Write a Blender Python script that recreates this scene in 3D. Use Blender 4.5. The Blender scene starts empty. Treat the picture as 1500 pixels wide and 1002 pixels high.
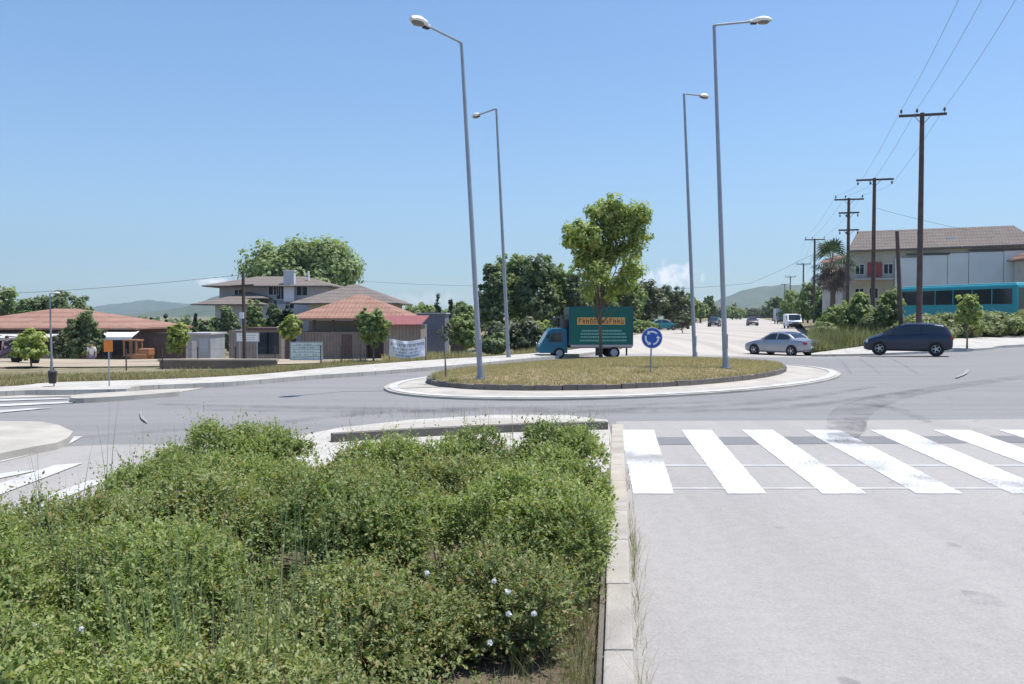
import bpy, bmesh, math, random
import numpy as np
from mathutils import Vector, Matrix
random.seed(7)
rng = np.random.default_rng(11)
R = math.radians
S = bpy.context.scene
COL = S.collection

# ------------------------------------------------------------------ camera
H, F, PITCH = 1.75, 1224.0, math.atan(39 / 1224.0)
cd = bpy.data.cameras.new("camera"); cam = bpy.data.objects.new("camera", cd); COL.objects.link(cam)
cd.sensor_width = 36; cd.lens = 36 * F / 1500; cd.clip_start = .05; cd.clip_end = 20000
cam.location = (0, 0, H); cam.rotation_euler = (R(90) - PITCH, 0, 0)
S.camera = cam

# ------------------------------------------------------------------ light
SUN_EL, SUN_AZ = 71.0, 76.0          # azimuth measured from +Y (view direction) towards +X
w = bpy.data.worlds.new("World"); S.world = w; w.use_nodes = True
nt = w.node_tree; nt.nodes.clear()
sky = nt.nodes.new("ShaderNodeTexSky"); sky.sky_type = 'NISHITA'; sky.sun_disc = False
sky.sun_elevation = R(SUN_EL); sky.sun_rotation = R(SUN_AZ)
sky.altitude = 0; sky.air_density = 1.15; sky.dust_density = .35; sky.ozone_density = 1.6
bg = nt.nodes.new("ShaderNodeBackground"); bg.inputs[1].default_value = .1
wo = nt.nodes.new("ShaderNodeOutputWorld")
tc = nt.nodes.new("ShaderNodeTexCoord")
# a few distant cumulus tops low over the horizon
def clouds(nt, base, tc):
    col = base
    for (px, py, sx, sy) in [(978, 404, 50, 20), (316, 413, 34, 9), (1120, 440, 120, 12), (620, 440, 120, 14)]:
        d = Vector(((px - 750) / F, 1, (462 - py) / F)).normalized()
        m = nt.nodes.new("ShaderNodeMapping"); m.vector_type = 'POINT'
        m.inputs['Location'].default_value = (-d.x * F / sx, 0, -d.z * F / sy)
        m.inputs['Scale'].default_value = (F / sx, 0, F / sy)
        nt.links.new(tc.outputs['Generated'], m.inputs['Vector'])
        ln = nt.nodes.new("ShaderNodeVectorMath"); ln.operation = 'LENGTH'; nt.links.new(m.outputs[0], ln.inputs[0])
        no = nt.nodes.new("ShaderNodeTexNoise"); no.inputs['Scale'].default_value = 80; no.inputs['Detail'].default_value = 5
        nt.links.new(tc.outputs['Generated'], no.inputs['Vector'])
        a = nt.nodes.new("ShaderNodeMath"); a.operation = 'MULTIPLY_ADD'; a.inputs[1].default_value = 2.6; a.inputs[2].default_value = -.75
        nt.links.new(no.outputs['Fac'], a.inputs[0])
        s = nt.nodes.new("ShaderNodeMath"); s.operation = 'SUBTRACT'; nt.links.new(a.outputs[0], s.inputs[0]); nt.links.new(ln.outputs['Value'], s.inputs[1])
        c = nt.nodes.new("ShaderNodeMapRange"); c.inputs[1].default_value = -.3; c.inputs[2].default_value = .4
        c.inputs[4].default_value = .72 if sx < 80 else .2
        nt.links.new(s.outputs[0], c.inputs[0])
        # front hemisphere only
        sp = nt.nodes.new("ShaderNodeSeparateXYZ"); nt.links.new(tc.outputs['Generated'], sp.inputs[0])
        g = nt.nodes.new("ShaderNodeMath"); g.operation = 'GREATER_THAN'; g.inputs[1].default_value = .2; nt.links.new(sp.outputs['Y'], g.inputs[0])
        mu = nt.nodes.new("ShaderNodeMath"); mu.operation = 'MULTIPLY'; nt.links.new(c.outputs[0], mu.inputs[0]); nt.links.new(g.outputs[0], mu.inputs[1])
        mx = nt.nodes.new("ShaderNodeMixRGB"); mx.inputs[2].default_value = (15, 13.8, 14.2, 1)
        nt.links.new(mu.outputs[0], mx.inputs[0]); nt.links.new(col, mx.inputs[1]); col = mx.outputs[0]
    return col
tint = nt.nodes.new("ShaderNodeMixRGB"); tint.blend_type = 'MULTIPLY'; tint.inputs[0].default_value = 1
tint.inputs[2].default_value = (.78, 1.0, 1.26, 1)
nt.links.new(sky.outputs[0], tint.inputs[1])
nt.links.new(clouds(nt, tint.outputs[0], tc), bg.inputs[0]); nt.links.new(bg.outputs[0], wo.inputs[0])
sl = bpy.data.lights.new("sun", 'SUN'); sun = bpy.data.objects.new("sun", sl); COL.objects.link(sun)
sl.energy = 5; sl.angle = R(.5); sl.color = (1, .955, .89)
sd = Vector((math.sin(R(SUN_AZ)) * math.cos(R(SUN_EL)), math.cos(R(SUN_AZ)) * math.cos(R(SUN_EL)), math.sin(R(SUN_EL))))
sun.rotation_euler = sd.to_track_quat('Z', 'Y').to_euler()
S.view_settings.view_transform = 'Standard'; S.view_settings.look = 'None'
S.view_settings.exposure = .35; S.view_settings.gamma = 1
S.cycles.max_bounces = 5; S.cycles.transparent_max_bounces = 8; S.cycles.volume_bounces = 0

# ------------------------------------------------------------------ helpers
def P(px, py, z=0.0):
    """photo pixel -> point on the level plane z"""
    u, v = (px - 750) / F, (501 - py) / F
    cp, sp = math.cos(PITCH), math.sin(PITCH)
    d = Vector((u, cp + v * sp, -sp + v * cp)); t = (z - H) / d.z
    return Vector((d.x * t, d.y * t, z))
def Q(px, py, Y):
    """photo pixel -> point at distance Y ahead"""
    u, v = (px - 750) / F, (501 - py) / F
    cp, sp = math.cos(PITCH), math.sin(PITCH)
    d = Vector((u, cp + v * sp, -sp + v * cp)); t = Y / d.y
    return Vector((d.x * t, Y, H + d.z * t))
def sst(a, b, x):
    t = min(1, max(0, (x - a) / (b - a))); return t * t * (3 - 2 * t)
def dip(x, y): return -.40 * math.exp(-((x - 14.3) ** 2 + (y - 45.5) ** 2) / (2 * 5.2 ** 2))
def gleft(x, y):
    z = .08 - 1.95 * sst(29, 60, y) * (1 - sst(-6, 6, x)) 
    return z + .05 * math.sin(x * .7 + y * .3) * sst(26, 40, y)

def empty(name, loc=(0, 0, 0), rz=0, label=None, cat=None, group=None, kind=None):
    o = bpy.data.objects.new(name, None); o.location = loc; o.rotation_euler = (0, 0, rz); COL.objects.link(o)
    o.empty_display_size = .3
    return tag(o, label, cat, group, kind)
def tag(o, label=None, cat=None, group=None, kind=None):
    if label: o['label'] = label
    if cat: o['category'] = cat
    if group: o['group'] = group
    if kind: o['kind'] = kind
    return o
class MB:
    def __init__(s): s.v = []; s.f = []
    def add(s, vs, fs):
        n = len(s.v); s.v += [tuple(p) for p in vs]; s.f += [tuple(i + n for i in f) for f in fs]; return s
    def box(s, x0, x1, y0, y1, z0, z1, M=None):
        vs = [Vector(p) for p in ((x0, y0, z0), (x1, y0, z0), (x1, y1, z0), (x0, y1, z0), (x0, y0, z1), (x1, y0, z1), (x1, y1, z1), (x0, y1, z1))]
        if M: vs = [M @ p for p in vs]
        return s.add(vs, [(3, 2, 1, 0), (4, 5, 6, 7), (0, 1, 5, 4), (1, 2, 6, 5), (2, 3, 7, 6), (3, 0, 4, 7)])
    def tube(s, pts, rs, n=8, cap=True):
        pts = [Vector(p) for p in pts]
        if not isinstance(rs, (list, tuple)): rs = [rs] * len(pts)
        rings = []; a = None
        for i, p in enumerate(pts):
            t = (pts[min(i + 1, len(pts) - 1)] - pts[max(i - 1, 0)]).normalized()
            if a is None: a = t.orthogonal().normalized()
            a = (a - t * a.dot(t)).normalized(); b = t.cross(a)
            rings.append([p + (a * math.cos(2 * math.pi * k / n) + b * math.sin(2 * math.pi * k / n)) * rs[i] for k in range(n)])
        vs = [p for r in rings for p in r]; fs = []
        for i in range(len(pts) - 1):
            for k in range(n):
                fs.append((i * n + k, i * n + (k + 1) % n, (i + 1) * n + (k + 1) % n, (i + 1) * n + k))
        if cap: fs.append(tuple(range(n - 1, -1, -1))); fs.append(tuple(range(len(vs) - n, len(vs))))
        return s.add(vs, fs)
    def lathe(s, prof, n=24, M=None):
        """prof: (r, h) pairs round local Z"""
        vs = []
        for r, h in prof:
            for k in range(n):
                p = Vector((r * math.cos(2 * math.pi * k / n), r * math.sin(2 * math.pi * k / n), h)); vs.append(M @ p if M else p)
        fs = [(i * n + k, i * n + (k + 1) % n, (i + 1) * n + (k + 1) % n, (i + 1) * n + k) for i in range(len(prof) - 1) for k in range(n)]
        if prof[0][0] > 1e-4: fs.append(tuple(range(n - 1, -1, -1)))
        if prof[-1][0] > 1e-4: fs.append(tuple(range(len(vs) - n, len(vs))))
        return s.add(vs, fs)
    def prism(s, poly, z0, z1, M=None):
        """poly in xy extruded z0..z1"""
        n = len(poly); vs = [Vector((p[0], p[1], z0)) for p in poly] + [Vector((p[0], p[1], z1)) for p in poly]
        if M: vs = [M @ p for p in vs]
        return s.add(vs, [tuple(range(n - 1, -1, -1)), tuple(range(n, 2 * n))] + [(i, (i + 1) % n, (i + 1) % n + n, i + n) for i in range(n)])
    def build(s, name, m, parent=None, smooth=False, bevel=0, seg=2):
        me = bpy.data.meshes.new(name); me.from_pydata(s.v, [], s.f)
        if bevel:
            bm = bmesh.new(); bm.from_mesh(me)
            bmesh.ops.remove_doubles(bm, verts=bm.verts, dist=1e-5)
            es = [e for e in bm.edges if len(e.link_faces) == 2 and e.calc_face_angle(0) > .6]
            bmesh.ops.bevel(bm, geom=es, offset=bevel, segments=seg, affect='EDGES', profile=.6, clamp_overlap=True)
            bm.to_mesh(me); bm.free()
        me.materials.append(m)
        if smooth:
            me.shade_smooth()
            if smooth != 'all':
                try: me.set_sharp_from_angle(angle=R(38))
                except Exception: pass
        o = bpy.data.objects.new(name, me); COL.objects.link(o)
        if parent: o.parent = parent
        return o
def npmesh(name, V, nper, m, parent=None):
    """V: (N*nper,3) vertices, faces of nper vertices each"""
    V = np.asarray(V, dtype=np.float32); n = len(V); nf = n // nper
    me = bpy.data.meshes.new(name); me.vertices.add(n); me.vertices.foreach_set('co', V.ravel())
    me.loops.add(n); me.loops.foreach_set('vertex_index', np.arange(n, dtype=np.int32))
    me.polygons.add(nf); me.polygons.foreach_set('loop_start', np.arange(0, n, nper, dtype=np.int32))
    me.update(calc_edges=True); me.materials.append(m)
    o = bpy.data.objects.new(name, me); COL.objects.link(o)
    if parent: o.parent = parent
    return o

# ------------------------------------------------------------------ materials
class N:
    def __init__(s, name):
        s.m = bpy.data.materials.new(name); s.m.use_nodes = True; s.t = s.m.node_tree
        s.b = s.t.nodes['Principled BSDF']
    def n(s, typ, **kw):
        x = s.t.nodes.new(typ)
        for k, v in kw.items():
            if k.startswith('_'): setattr(x, k[1:], v)
            else: x.inputs[k.replace('_', ' ')].default_value = v
        return x
    def l(s, a, b): s.t.links.new(a, b)
    def pos(s, scale=(1, 1, 1), obj=False):
        g = s.n("ShaderNodeTexCoord").outputs['Object'] if obj else s.n("ShaderNodeNewGeometry").outputs['Position']
        mp = s.n("ShaderNodeMapping"); mp.inputs['Scale'].default_value = scale; s.l(g, mp.inputs[0]); return mp.outputs[0]
    def noise(s, scale, detail=4, vec=None, rough=.55):
        x = s.n("ShaderNodeTexNoise"); x.inputs['Scale'].default_value = scale; x.inputs['Detail'].default_value = detail; x.inputs['Roughness'].default_value = rough
        s.l(vec if vec is not None else s.pos(), x.inputs['Vector']); return x.outputs['Fac']
    def ramp(s, fac, stops):
        r = s.n("ShaderNodeValToRGB"); e = r.color_ramp.elements
        while len(e) > 1: e.remove(e[-1])
        e[0].position = stops[0][0]; e[0].color = c4(stops[0][1])
        for p, c in stops[1:]:
            k = e.new(p); k.color = c4(c)
        s.l(fac, r.inputs[0]); return r.outputs[0]
    def mapr(s, v, a, b):
        x = s.n('ShaderNodeMapRange'); x.inputs[1].default_value = a; x.inputs[2].default_value = b; s.l(v, x.inputs[0]); return x.outputs[0]
    def mix(s, fac, a, b, blend='MIX'):
        x = s.n("ShaderNodeMixRGB"); x.blend_type = blend
        for i, v in ((0, fac), (1, a), (2, b)):
            if hasattr(v, 'is_output'): s.l(v, x.inputs[i])
            else: x.inputs[i].default_value = v if i == 0 else c4(v)
        return x.outputs[0]
    def bump(s, h, strength=.3, dist=.02):
        b = s.n("ShaderNodeBump"); b.inputs['Strength'].default_value = strength; b.inputs['Distance'].default_value = dist
        s.l(h, b.inputs['Height']); s.l(b.outputs[0], s.b.inputs['Normal'])
    def fin(s, col, rough=.8, spec=.3, metal=0):
        if hasattr(col, 'is_output'): s.l(col, s.b.inputs['Base Color'])
        else: s.b.inputs['Base Color'].default_value = c4(col)
        s.b.inputs['Roughness'].default_value = rough; s.b.inputs['Specular IOR Level'].default_value = spec
        s.b.inputs['Metallic'].default_value = metal
        return s.m
def c4(c):
    if isinstance(c, (int, float)): c = (c, c, c)
    return tuple(c) + (1,) if len(c) == 3 else tuple(c)
def sc(c, k): return tuple(x * k for x in c)
def rough_mat(name, c, var=.25, scale=3, rough=.85, fine=60, bump=.2, bd=.01, spec=.25, metal=0, obj=False):
    n = N(name); v = n.pos(obj=obj)
    a = n.noise(scale, 5, v); col = n.ramp(a, [(.3, sc(c, 1 - var)), (.7, sc(c, 1 + var))])
    b = n.noise(fine, 3, v); col = n.mix(.35 * min(1, var * 3), col, n.ramp(b, [(.25, sc(c, .6)), (.75, sc(c, 1.35))]))
    if bump: n.bump(b, bump, bd)
    return n.fin(col, rough, spec, metal)
def plain(name, c, rough=.5, spec=.5, metal=0, var=.06):
    n = N(name); col = n.ramp(n.noise(2.5, 4, n.pos(obj=True)), [(.3, sc(c, 1 - var)), (.7, sc(c, 1 + var))])
    return n.fin(col, rough, spec, metal)
def leaf_mat(name, cols, trans=.35, rough=.55):
    n = N(name); g = n.n("ShaderNodeNewGeometry")
    st = [((i + .5) / len(cols), c) for i, c in enumerate(cols)]
    r = n.ramp(g.outputs['Random Per Island'], st)
    big = n.noise(.9, 2); col = n.mix(.35, r, n.ramp(big, [(.35, sc(cols[0], 1.0)), (.65, sc(cols[min(3, len(cols) - 1)], 1.1))]))
    n.fin(col, rough, .45)
    tr = n.n("ShaderNodeBsdfTranslucent"); n.l(n.mix(1, col, (1.25, 1.35, .6), 'MULTIPLY'), tr.inputs[0])
    ms = n.n("ShaderNodeMixShader"); ms.inputs[0].default_value = trans
    out = n.t.nodes['Material Output']; n.l(n.b.outputs[0], ms.inputs[1]); n.l(tr.outputs[0], ms.inputs[2]); n.l(ms.outputs[0], out.inputs[0])
    return n.m

def asphalt(name, base, warm, far_glare=False):
    n = N(name); p = n.pos()
    agg = n.noise(140, 2, p, .7); mid = n.noise(9, 4, p); big = n.noise(.22, 5, n.pos((1, .45, 1)), .62)
    col = n.ramp(big, [(.3, sc(base, .86)), (.5, base), (.72, sc(warm, 1.1))])
    col = n.mix(.5, col, n.ramp(agg, [(.3, sc(base, .45)), (.55, base), (.72, sc(base, 1.6))]))
    col = n.mix(.42, col, n.ramp(n.noise(45, 3, p, .75), [(.3, sc(base, .5)), (.7, sc(base, 1.45))]))
    col = n.mix(.25, col, n.ramp(mid, [(.35, sc(base, .75)), (.65, sc(base, 1.15))]))
    streak = n.noise(1.0, 4, n.pos((.12, 1.5, 1) if far_glare else (1.1, .08, 1))); col = n.mix(  .30 if far_glare else .3, col, n.ramp(streak, [(.38, sc(base, .78)), (.62, sc(base, 1.16))]))
    # hairline cracks
    v = n.n("ShaderNodeTexVoronoi"); v.feature = 'DISTANCE_TO_EDGE'; v.inputs['Scale'].default_value = .45
    wp = n.n("ShaderNodeVectorMath"); wp.operation = 'ADD'; n.l(p, wp.inputs[0])
    nn = n.n("ShaderNodeTexNoise"); nn.inputs['Scale'].default_value = 1.6; nn.inputs['Detail'].default_value = 5; n.l(p, nn.inputs['Vector'])
    n.l(nn.outputs['Color'], wp.inputs[1]); n.l(wp.outputs[0], v.inputs['Vector'])
    cr = n.ramp(v.outputs['Distance'], [(0, (1, 1, 1)), (.006, (0, 0, 0))])
    crm = n.mix(1, cr, n.ramp(n.noise(.35, 2, p), [(.52, (0, 0, 0)), (.62, (.55, .55, .55))]), 'MULTIPLY')
    col = n.mix(crm, col, sc(base, .5))
    if far_glare:  # sun glare on the far road painted into its colour as a pale cream tone
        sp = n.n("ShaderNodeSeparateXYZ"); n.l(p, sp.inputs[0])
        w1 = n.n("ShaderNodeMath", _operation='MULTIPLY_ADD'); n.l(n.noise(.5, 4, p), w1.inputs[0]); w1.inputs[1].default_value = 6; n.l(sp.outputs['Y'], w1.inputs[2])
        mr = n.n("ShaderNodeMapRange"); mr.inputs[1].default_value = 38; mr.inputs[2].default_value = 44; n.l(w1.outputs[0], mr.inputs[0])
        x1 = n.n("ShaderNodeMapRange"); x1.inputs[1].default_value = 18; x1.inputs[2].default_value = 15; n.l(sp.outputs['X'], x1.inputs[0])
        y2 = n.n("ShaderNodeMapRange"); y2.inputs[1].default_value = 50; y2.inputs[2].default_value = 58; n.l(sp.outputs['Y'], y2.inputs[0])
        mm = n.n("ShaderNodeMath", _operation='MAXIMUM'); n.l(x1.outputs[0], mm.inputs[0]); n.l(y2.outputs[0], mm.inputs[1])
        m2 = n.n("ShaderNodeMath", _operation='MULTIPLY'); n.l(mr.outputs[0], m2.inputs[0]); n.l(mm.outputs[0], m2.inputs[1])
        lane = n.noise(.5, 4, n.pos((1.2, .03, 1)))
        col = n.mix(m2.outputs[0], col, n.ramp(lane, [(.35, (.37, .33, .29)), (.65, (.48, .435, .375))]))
    n.bump(agg, .35, .006)
    return n.fin(col, .82, .35)

M = {}
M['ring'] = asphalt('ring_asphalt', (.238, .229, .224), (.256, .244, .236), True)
M['near'] = asphalt('bleached_asphalt', (.345, .325, .305), (.385, .357, .33))
M['patch'] = asphalt('repaired_asphalt', (.20, .195, .195), (.21, .205, .2))
M['conc'] = rough_mat('weathered_concrete', (.42, .39, .34), .22, 1.3, .9, 70, .3, .005)
M['kerb'] = rough_mat('kerb_concrete', (.36, .335, .30), .42, 2.2, .9, 90, .4, .006)
M['kerbdark'] = rough_mat('stained_kerb_stone', (.17, .15, .135), .35, 2.5, .95, 60, .5, .01)
M['paver'] = None
def paver():
    n = N('pale_paving'); p = n.pos()
    b = n.n("ShaderNodeTexBrick"); b.inputs['Scale'].default_value = 1; b.inputs['Mortar Size'].default_value = .008
    b.inputs['Brick Width'].default_value = .4; b.inputs['Row Height'].default_value = .4; b.offset = 0
    b.inputs['Color1'].default_value = (.50, .475, .43, 1); b.inputs['Color2'].default_value = (.43, .41, .37, 1); b.inputs['Mortar'].default_value = (.24, .22, .18, 1)
    n.l(p, b.inputs['Vector'])
    col = n.mix(.45, b.outputs['Color'], n.ramp(n.noise(1.1, 6, p, .65), [(.3, (.30, .28, .23)), (.5, (.47, .44, .40)), (.75, (.58, .55, .51))]))
    n.bump(n.noise(60, 3, p), .3, .005)
    return n.fin(col, .9, .25)
M['paver'] = paver()
def worn_paint():
    n = N('worn_white_paint'); p = n.pos()
    a = n.noise(26, 5, p, .75); big = n.noise(1.4, 4, p)
    s = n.n("ShaderNodeMath", _operation='MULTIPLY_ADD'); n.l(big, s.inputs[0]); s.inputs[1].default_value = .7; n.l(a, s.inputs[2])
    f = n.ramp(s.outputs[0], [(.58, (1, 1, 1)), (.64, (0, 0, 0))])
    col = n.mix(f, n.ramp(big, [(.3, (.66, .66, .655)), (.7, (.55, .55, .545))]), (.40, .39, .38))
    n.bump(n.noise(140, 2, p), .3, .004); n.fin(col, .7, .3)
    s3 = n.n("ShaderNodeMath", _operation='MULTIPLY_ADD'); n.l(n.noise(.55, 3, p), s3.inputs[0]); s3.inputs[1].default_value = 1.1; n.l(n.noise(55, 6, p, .8), s3.inputs[2])
    tr = n.n("ShaderNodeBsdfTransparent"); ms = n.n("ShaderNodeMixShader"); n.l(n.ramp(s3.outputs[0], [(1.13, (0, 0, 0)), (1.19, (1, 1, 1))]) if False else n.mapr(s3.outputs[0], 1.14, 1.22), ms.inputs[0])
    n.l(n.b.outputs[0], ms.inputs[1]); n.l(tr.outputs[0], ms.inputs[2]); n.l(ms.outputs[0], n.t.nodes['Material Output'].inputs[0]); return n.m
M['paint'] = worn_paint()
M['faint'] = rough_mat('faded_white_paint', (.50, .49, .48), .25, 3, .8, 60, .1)
M['faint2'] = rough_mat('scuffed_white_paint', (.30, .295, .29), .2, 4, .8, 60, .1)
M['soil'] = rough_mat('dry_brown_soil', (.13, .10, .07), .4, 2.5, .95, 25, .8, .03)
def meadow(name, a, b, c, s1=.35, s2=4):
    n = N(name); p = n.pos()
    col = n.ramp(n.noise(s1, 6, p, .65), [(.32, a), (.5, b), (.68, c)])
    col = n.mix(.45, col, n.ramp(n.noise(s2, 5, p, .7), [(.3, sc(a, .7)), (.55, b), (.75, sc(c, 1.15))]))
    n.bump(n.noise(18, 4, p), .6, .05)
    return n.fin(col, .95, .1)
M['island'] = meadow('dry_island_turf', (.19, .18, .085), (.33, .26, .17), (.42, .32, .23), .8, 7)
M['ground'] = meadow('rough_verge_ground', (.11, .125, .055), (.21, .185, .115), (.34, .29, .21), .25, 2)
M['white'] = plain('white_paint', (.75, .75, .74), .5)
M['galv'] = plain('galvanised_steel', (.30, .32, .36), .5, .5, .35, .12)
M['darkmetal'] = plain('dark_metal', (.05, .05, .055), .5)
M['black'] = plain('black_plastic', (.015, .015, .018), .6)
M['glass'] = plain('dark_window_glass', (.02, .03, .04), .08, .6)
M['pane'] = plain('dark_room_glass', (.012, .014, .022), .35, .3)
M['rubber'] = plain('tyre_rubber', (.02, .02, .022), .85, .2)
M['alloy'] = plain('silver_rim', (.45, .45, .48), .35, .5, .6)
M['wood'] = rough_mat('weathered_pole_wood', (.105, .075, .068), .3, 3, .9, 30, .4, .01)
M['bark'] = rough_mat('grey_bark', (.16, .125, .10), .35, 5, .95, 30, .6, .02)
M['plaster'] = rough_mat('cream_plaster', (.50, .47, .43), .12, .8, .9, 30, .15, .01)
M['greyplaster'] = rough_mat('grey_render', (.46, .44, .45), .15, .8, .9, 30, .15, .01)
M['boards'] = None
def tiles(name, a, b, c):
    n = N(name); g = n.n("ShaderNodeTexCoord").outputs['Object']
    wv = n.n("ShaderNodeTexWave"); wv.inputs['Scale'].default_value = .9; wv.inputs['Distortion'].default_value = .8; wv.bands_direction = 'Z'; n.l(g, wv.inputs['Vector'])
    wx = n.n("ShaderNodeTexWave"); wx.inputs['Scale'].default_value = 1.1; wx.bands_direction = 'X'; n.l(g, wx.inputs['Vector'])
    col = n.ramp(n.noise(1.2, 6, g, .7), [(.3, a), (.5, b), (.72, c)])
    col = n.mix(.3, col, n.ramp(wv.outputs['Fac'], [(.2, sc(a, .6)), (.7, c)]))
    col = n.mix(.3, col, n.ramp(n.noise(9, 3, g, .7), [(.3, sc(a, .6)), (.7, sc(c, 1.2))]))
    n.bump(wx.outputs['Fac'], .5, .05)
    return n.fin(col, .9, .15)
M['redtile'] = tiles('red_clay_tiles', (.22, .115, .085), (.32, .175, .13), (.38, .245, .19))
M['greytile'] = tiles('grey_brown_tiles', (.14, .115, .105), (.20, .168, .15), (.25, .215, .19))
M['sheetred'] = plain('red_sheet_roof', (.27, .095, .085), .6, .3, 0, .15)
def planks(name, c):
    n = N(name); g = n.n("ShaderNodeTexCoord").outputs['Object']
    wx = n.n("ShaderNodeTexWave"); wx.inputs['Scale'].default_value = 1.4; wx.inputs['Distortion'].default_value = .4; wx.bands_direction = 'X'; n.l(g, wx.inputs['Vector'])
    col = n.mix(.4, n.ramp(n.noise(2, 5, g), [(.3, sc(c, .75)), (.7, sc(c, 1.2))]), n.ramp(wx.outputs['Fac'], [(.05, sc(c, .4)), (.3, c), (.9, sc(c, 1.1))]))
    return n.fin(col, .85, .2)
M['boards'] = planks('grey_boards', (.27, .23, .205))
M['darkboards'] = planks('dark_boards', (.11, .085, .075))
M['sheet'] = rough_mat('grey_metal_sheets', (.66, .68, .67), .07, .5, .6, 10, .1, .005)
L = {}
L['shrub'] = leaf_mat('shrub_leaves', [(0.085, 0.128, 0.042), (0.157, 0.221, 0.069), (0.232, 0.301, 0.092), (0.329, 0.392, 0.125), (0.449, 0.486, 0.193), (0.259, 0.317, 0.118), (0.144, 0.200, 0.074), (0.214, 0.279, 0.097), (0.304, 0.348, 0.132), (0.373, 0.417, 0.165), (0.328, 0.213, 0.102)], .38)
L['shrub2'] = leaf_mat('olive_shrub_leaves', [(0.093, 0.129, 0.045), (0.163, 0.209, 0.070), (0.233, 0.290, 0.100), (0.335, 0.373, 0.142), (0.450, 0.456, 0.211), (0.239, 0.276, 0.120), (0.163, 0.209, 0.082), (0.274, 0.319, 0.124), (0.233, 0.290, 0.100), (0.207, 0.209, 0.105), (0.332, 0.365, 0.141), (0.387, 0.173, 0.079)], .38)
L['lime'] = leaf_mat('fresh_lime_leaves', [(0.173, 0.235, 0.057), (0.270, 0.337, 0.086), (0.367, 0.418, 0.127), (0.475, 0.510, 0.196), (0.238, 0.296, 0.081)], .45)
L['mid'] = leaf_mat('mid_green_leaves', [(0.135, 0.191, 0.074), (0.197, 0.266, 0.094), (0.271, 0.335, 0.134), (0.358, 0.415, 0.188)], .45)
L['dark'] = leaf_mat('deep_green_leaves', [(0.086, 0.124, 0.065), (0.132, 0.186, 0.086), (0.192, 0.248, 0.115), (0.265, 0.316, 0.159)], .42)
L['olive'] = leaf_mat('dusty_olive_leaves', [(.07, .09, .045), (.11, .135, .07), (.16, .18, .10), (.20, .21, .13)], .25)
L['hedge'] = leaf_mat('pale_bank_leaves', [(.15, .18, .07), (.21, .25, .10), (.28, .31, .14), (.33, .34, .18), (.18, .23, .08)], .35)
L['conifer'] = leaf_mat('bluish_conifer_foliage', [(.012, .03, .022), (.022, .048, .035), (.035, .065, .045)], .12)
L['turf'] = leaf_mat('tan_turf_blades', [(.390, .305, .182), (.520, .403, .260), (.598, .481, .338), (.351, .325, .143), (.468, .390, .221), (.260, .273, .104)], .3)
L['straw'] = leaf_mat('dry_grass_blades', [(.22, .23, .10), (.34, .29, .17), (.42, .35, .24), (.30, .29, .14), (.15, .19, .07), (.11, .15, .05)], .3)
L['blade'] = leaf_mat('green_grass_blades', [(0.126, 0.210, 0.095), (0.196, 0.280, 0.135), (0.266, 0.350, 0.176), (0.392, 0.392, 0.216)], .3)
L['petal'] = leaf_mat('white_petals', [(.75, .72, .74), (.8, .8, .8)], .2)

# ------------------------------------------------------------------ ground sheets
def sheet(name, pts, z, m, kind='structure', zf=None, cell=None, thick=0, side=None, cells=None):
    """a flat polygon (world xy) as a real sheet; thick > 0 makes a slab with a kerb face"""
    bm = bmesh.new()
    vs = [bm.verts.new((p[0], p[1], z)) for p in pts]
    f = bm.faces.new(vs)
    if f.normal.z < 0 or (f.normal_update() or f.normal.z < 0): f.normal_flip()
    if zf:
        xs = [p[0] for p in pts]; ys = [p[1] for p in pts]
        gx, gy = cells
        for g in gx:
            if min(xs) < g < max(xs): bmesh.ops.bisect_plane(bm, geom=bm.verts[:] + bm.edges[:] + bm.faces[:], plane_co=(g, 0, 0), plane_no=(1, 0, 0))
        for g in gy:
            if min(ys) < g < max(ys): bmesh.ops.bisect_plane(bm, geom=bm.verts[:] + bm.edges[:] + bm.faces[:], plane_co=(0, g, 0), plane_no=(0, 1, 0))
        for v in bm.verts: v.co.z = z + zf(v.co.x, v.co.y)
    if thick:
        r = bmesh.ops.extrude_face_region(bm, geom=bm.faces[:])
        nv = [e for e in r['geom'] if isinstance(e, bmesh.types.BMVert)]
        # the copy is moved down, original stays as the top
        for v in nv: v.co.z -= thick
        bmesh.ops.recalc_face_normals(bm, faces=bm.faces[:])
    me = bpy.data.meshes.new(name); bm.to_mesh(me); bm.free(); me.materials.append(m)
    o = bpy.data.objects.new(name, me); COL.objects.link(o)
    return tag(o, kind=kind)
def smoothline(pts, k=6, closed=False):
    out = []; n = len(pts)
    for i in range(n if closed else n - 1):
        if closed: p0, p1, p2, p3 = pts[i - 1], pts[i], pts[(i + 1) % n], pts[(i + 2) % n]
        else: p0, p1, p2, p3 = pts[max(i - 1, 0)], pts[i], pts[i + 1], pts[min(i + 2, n - 1)]
        for j in range(k):
            t = j / k
            out.append(tuple(.5 * (2 * p1[a] + (p2[a] - p0[a]) * t + (2 * p0[a] - 5 * p1[a] + 4 * p2[a] - p3[a]) * t * t + (3 * p1[a] - p0[a] - 3 * p2[a] + p3[a]) * t ** 3) for a in (0, 1)))
    if not closed: out.append(tuple(pts[-1][:2]))
    return out
def gp(lst, z=0.0): return [tuple(P(x, y, z)[:2]) for x, y in lst]

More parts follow.
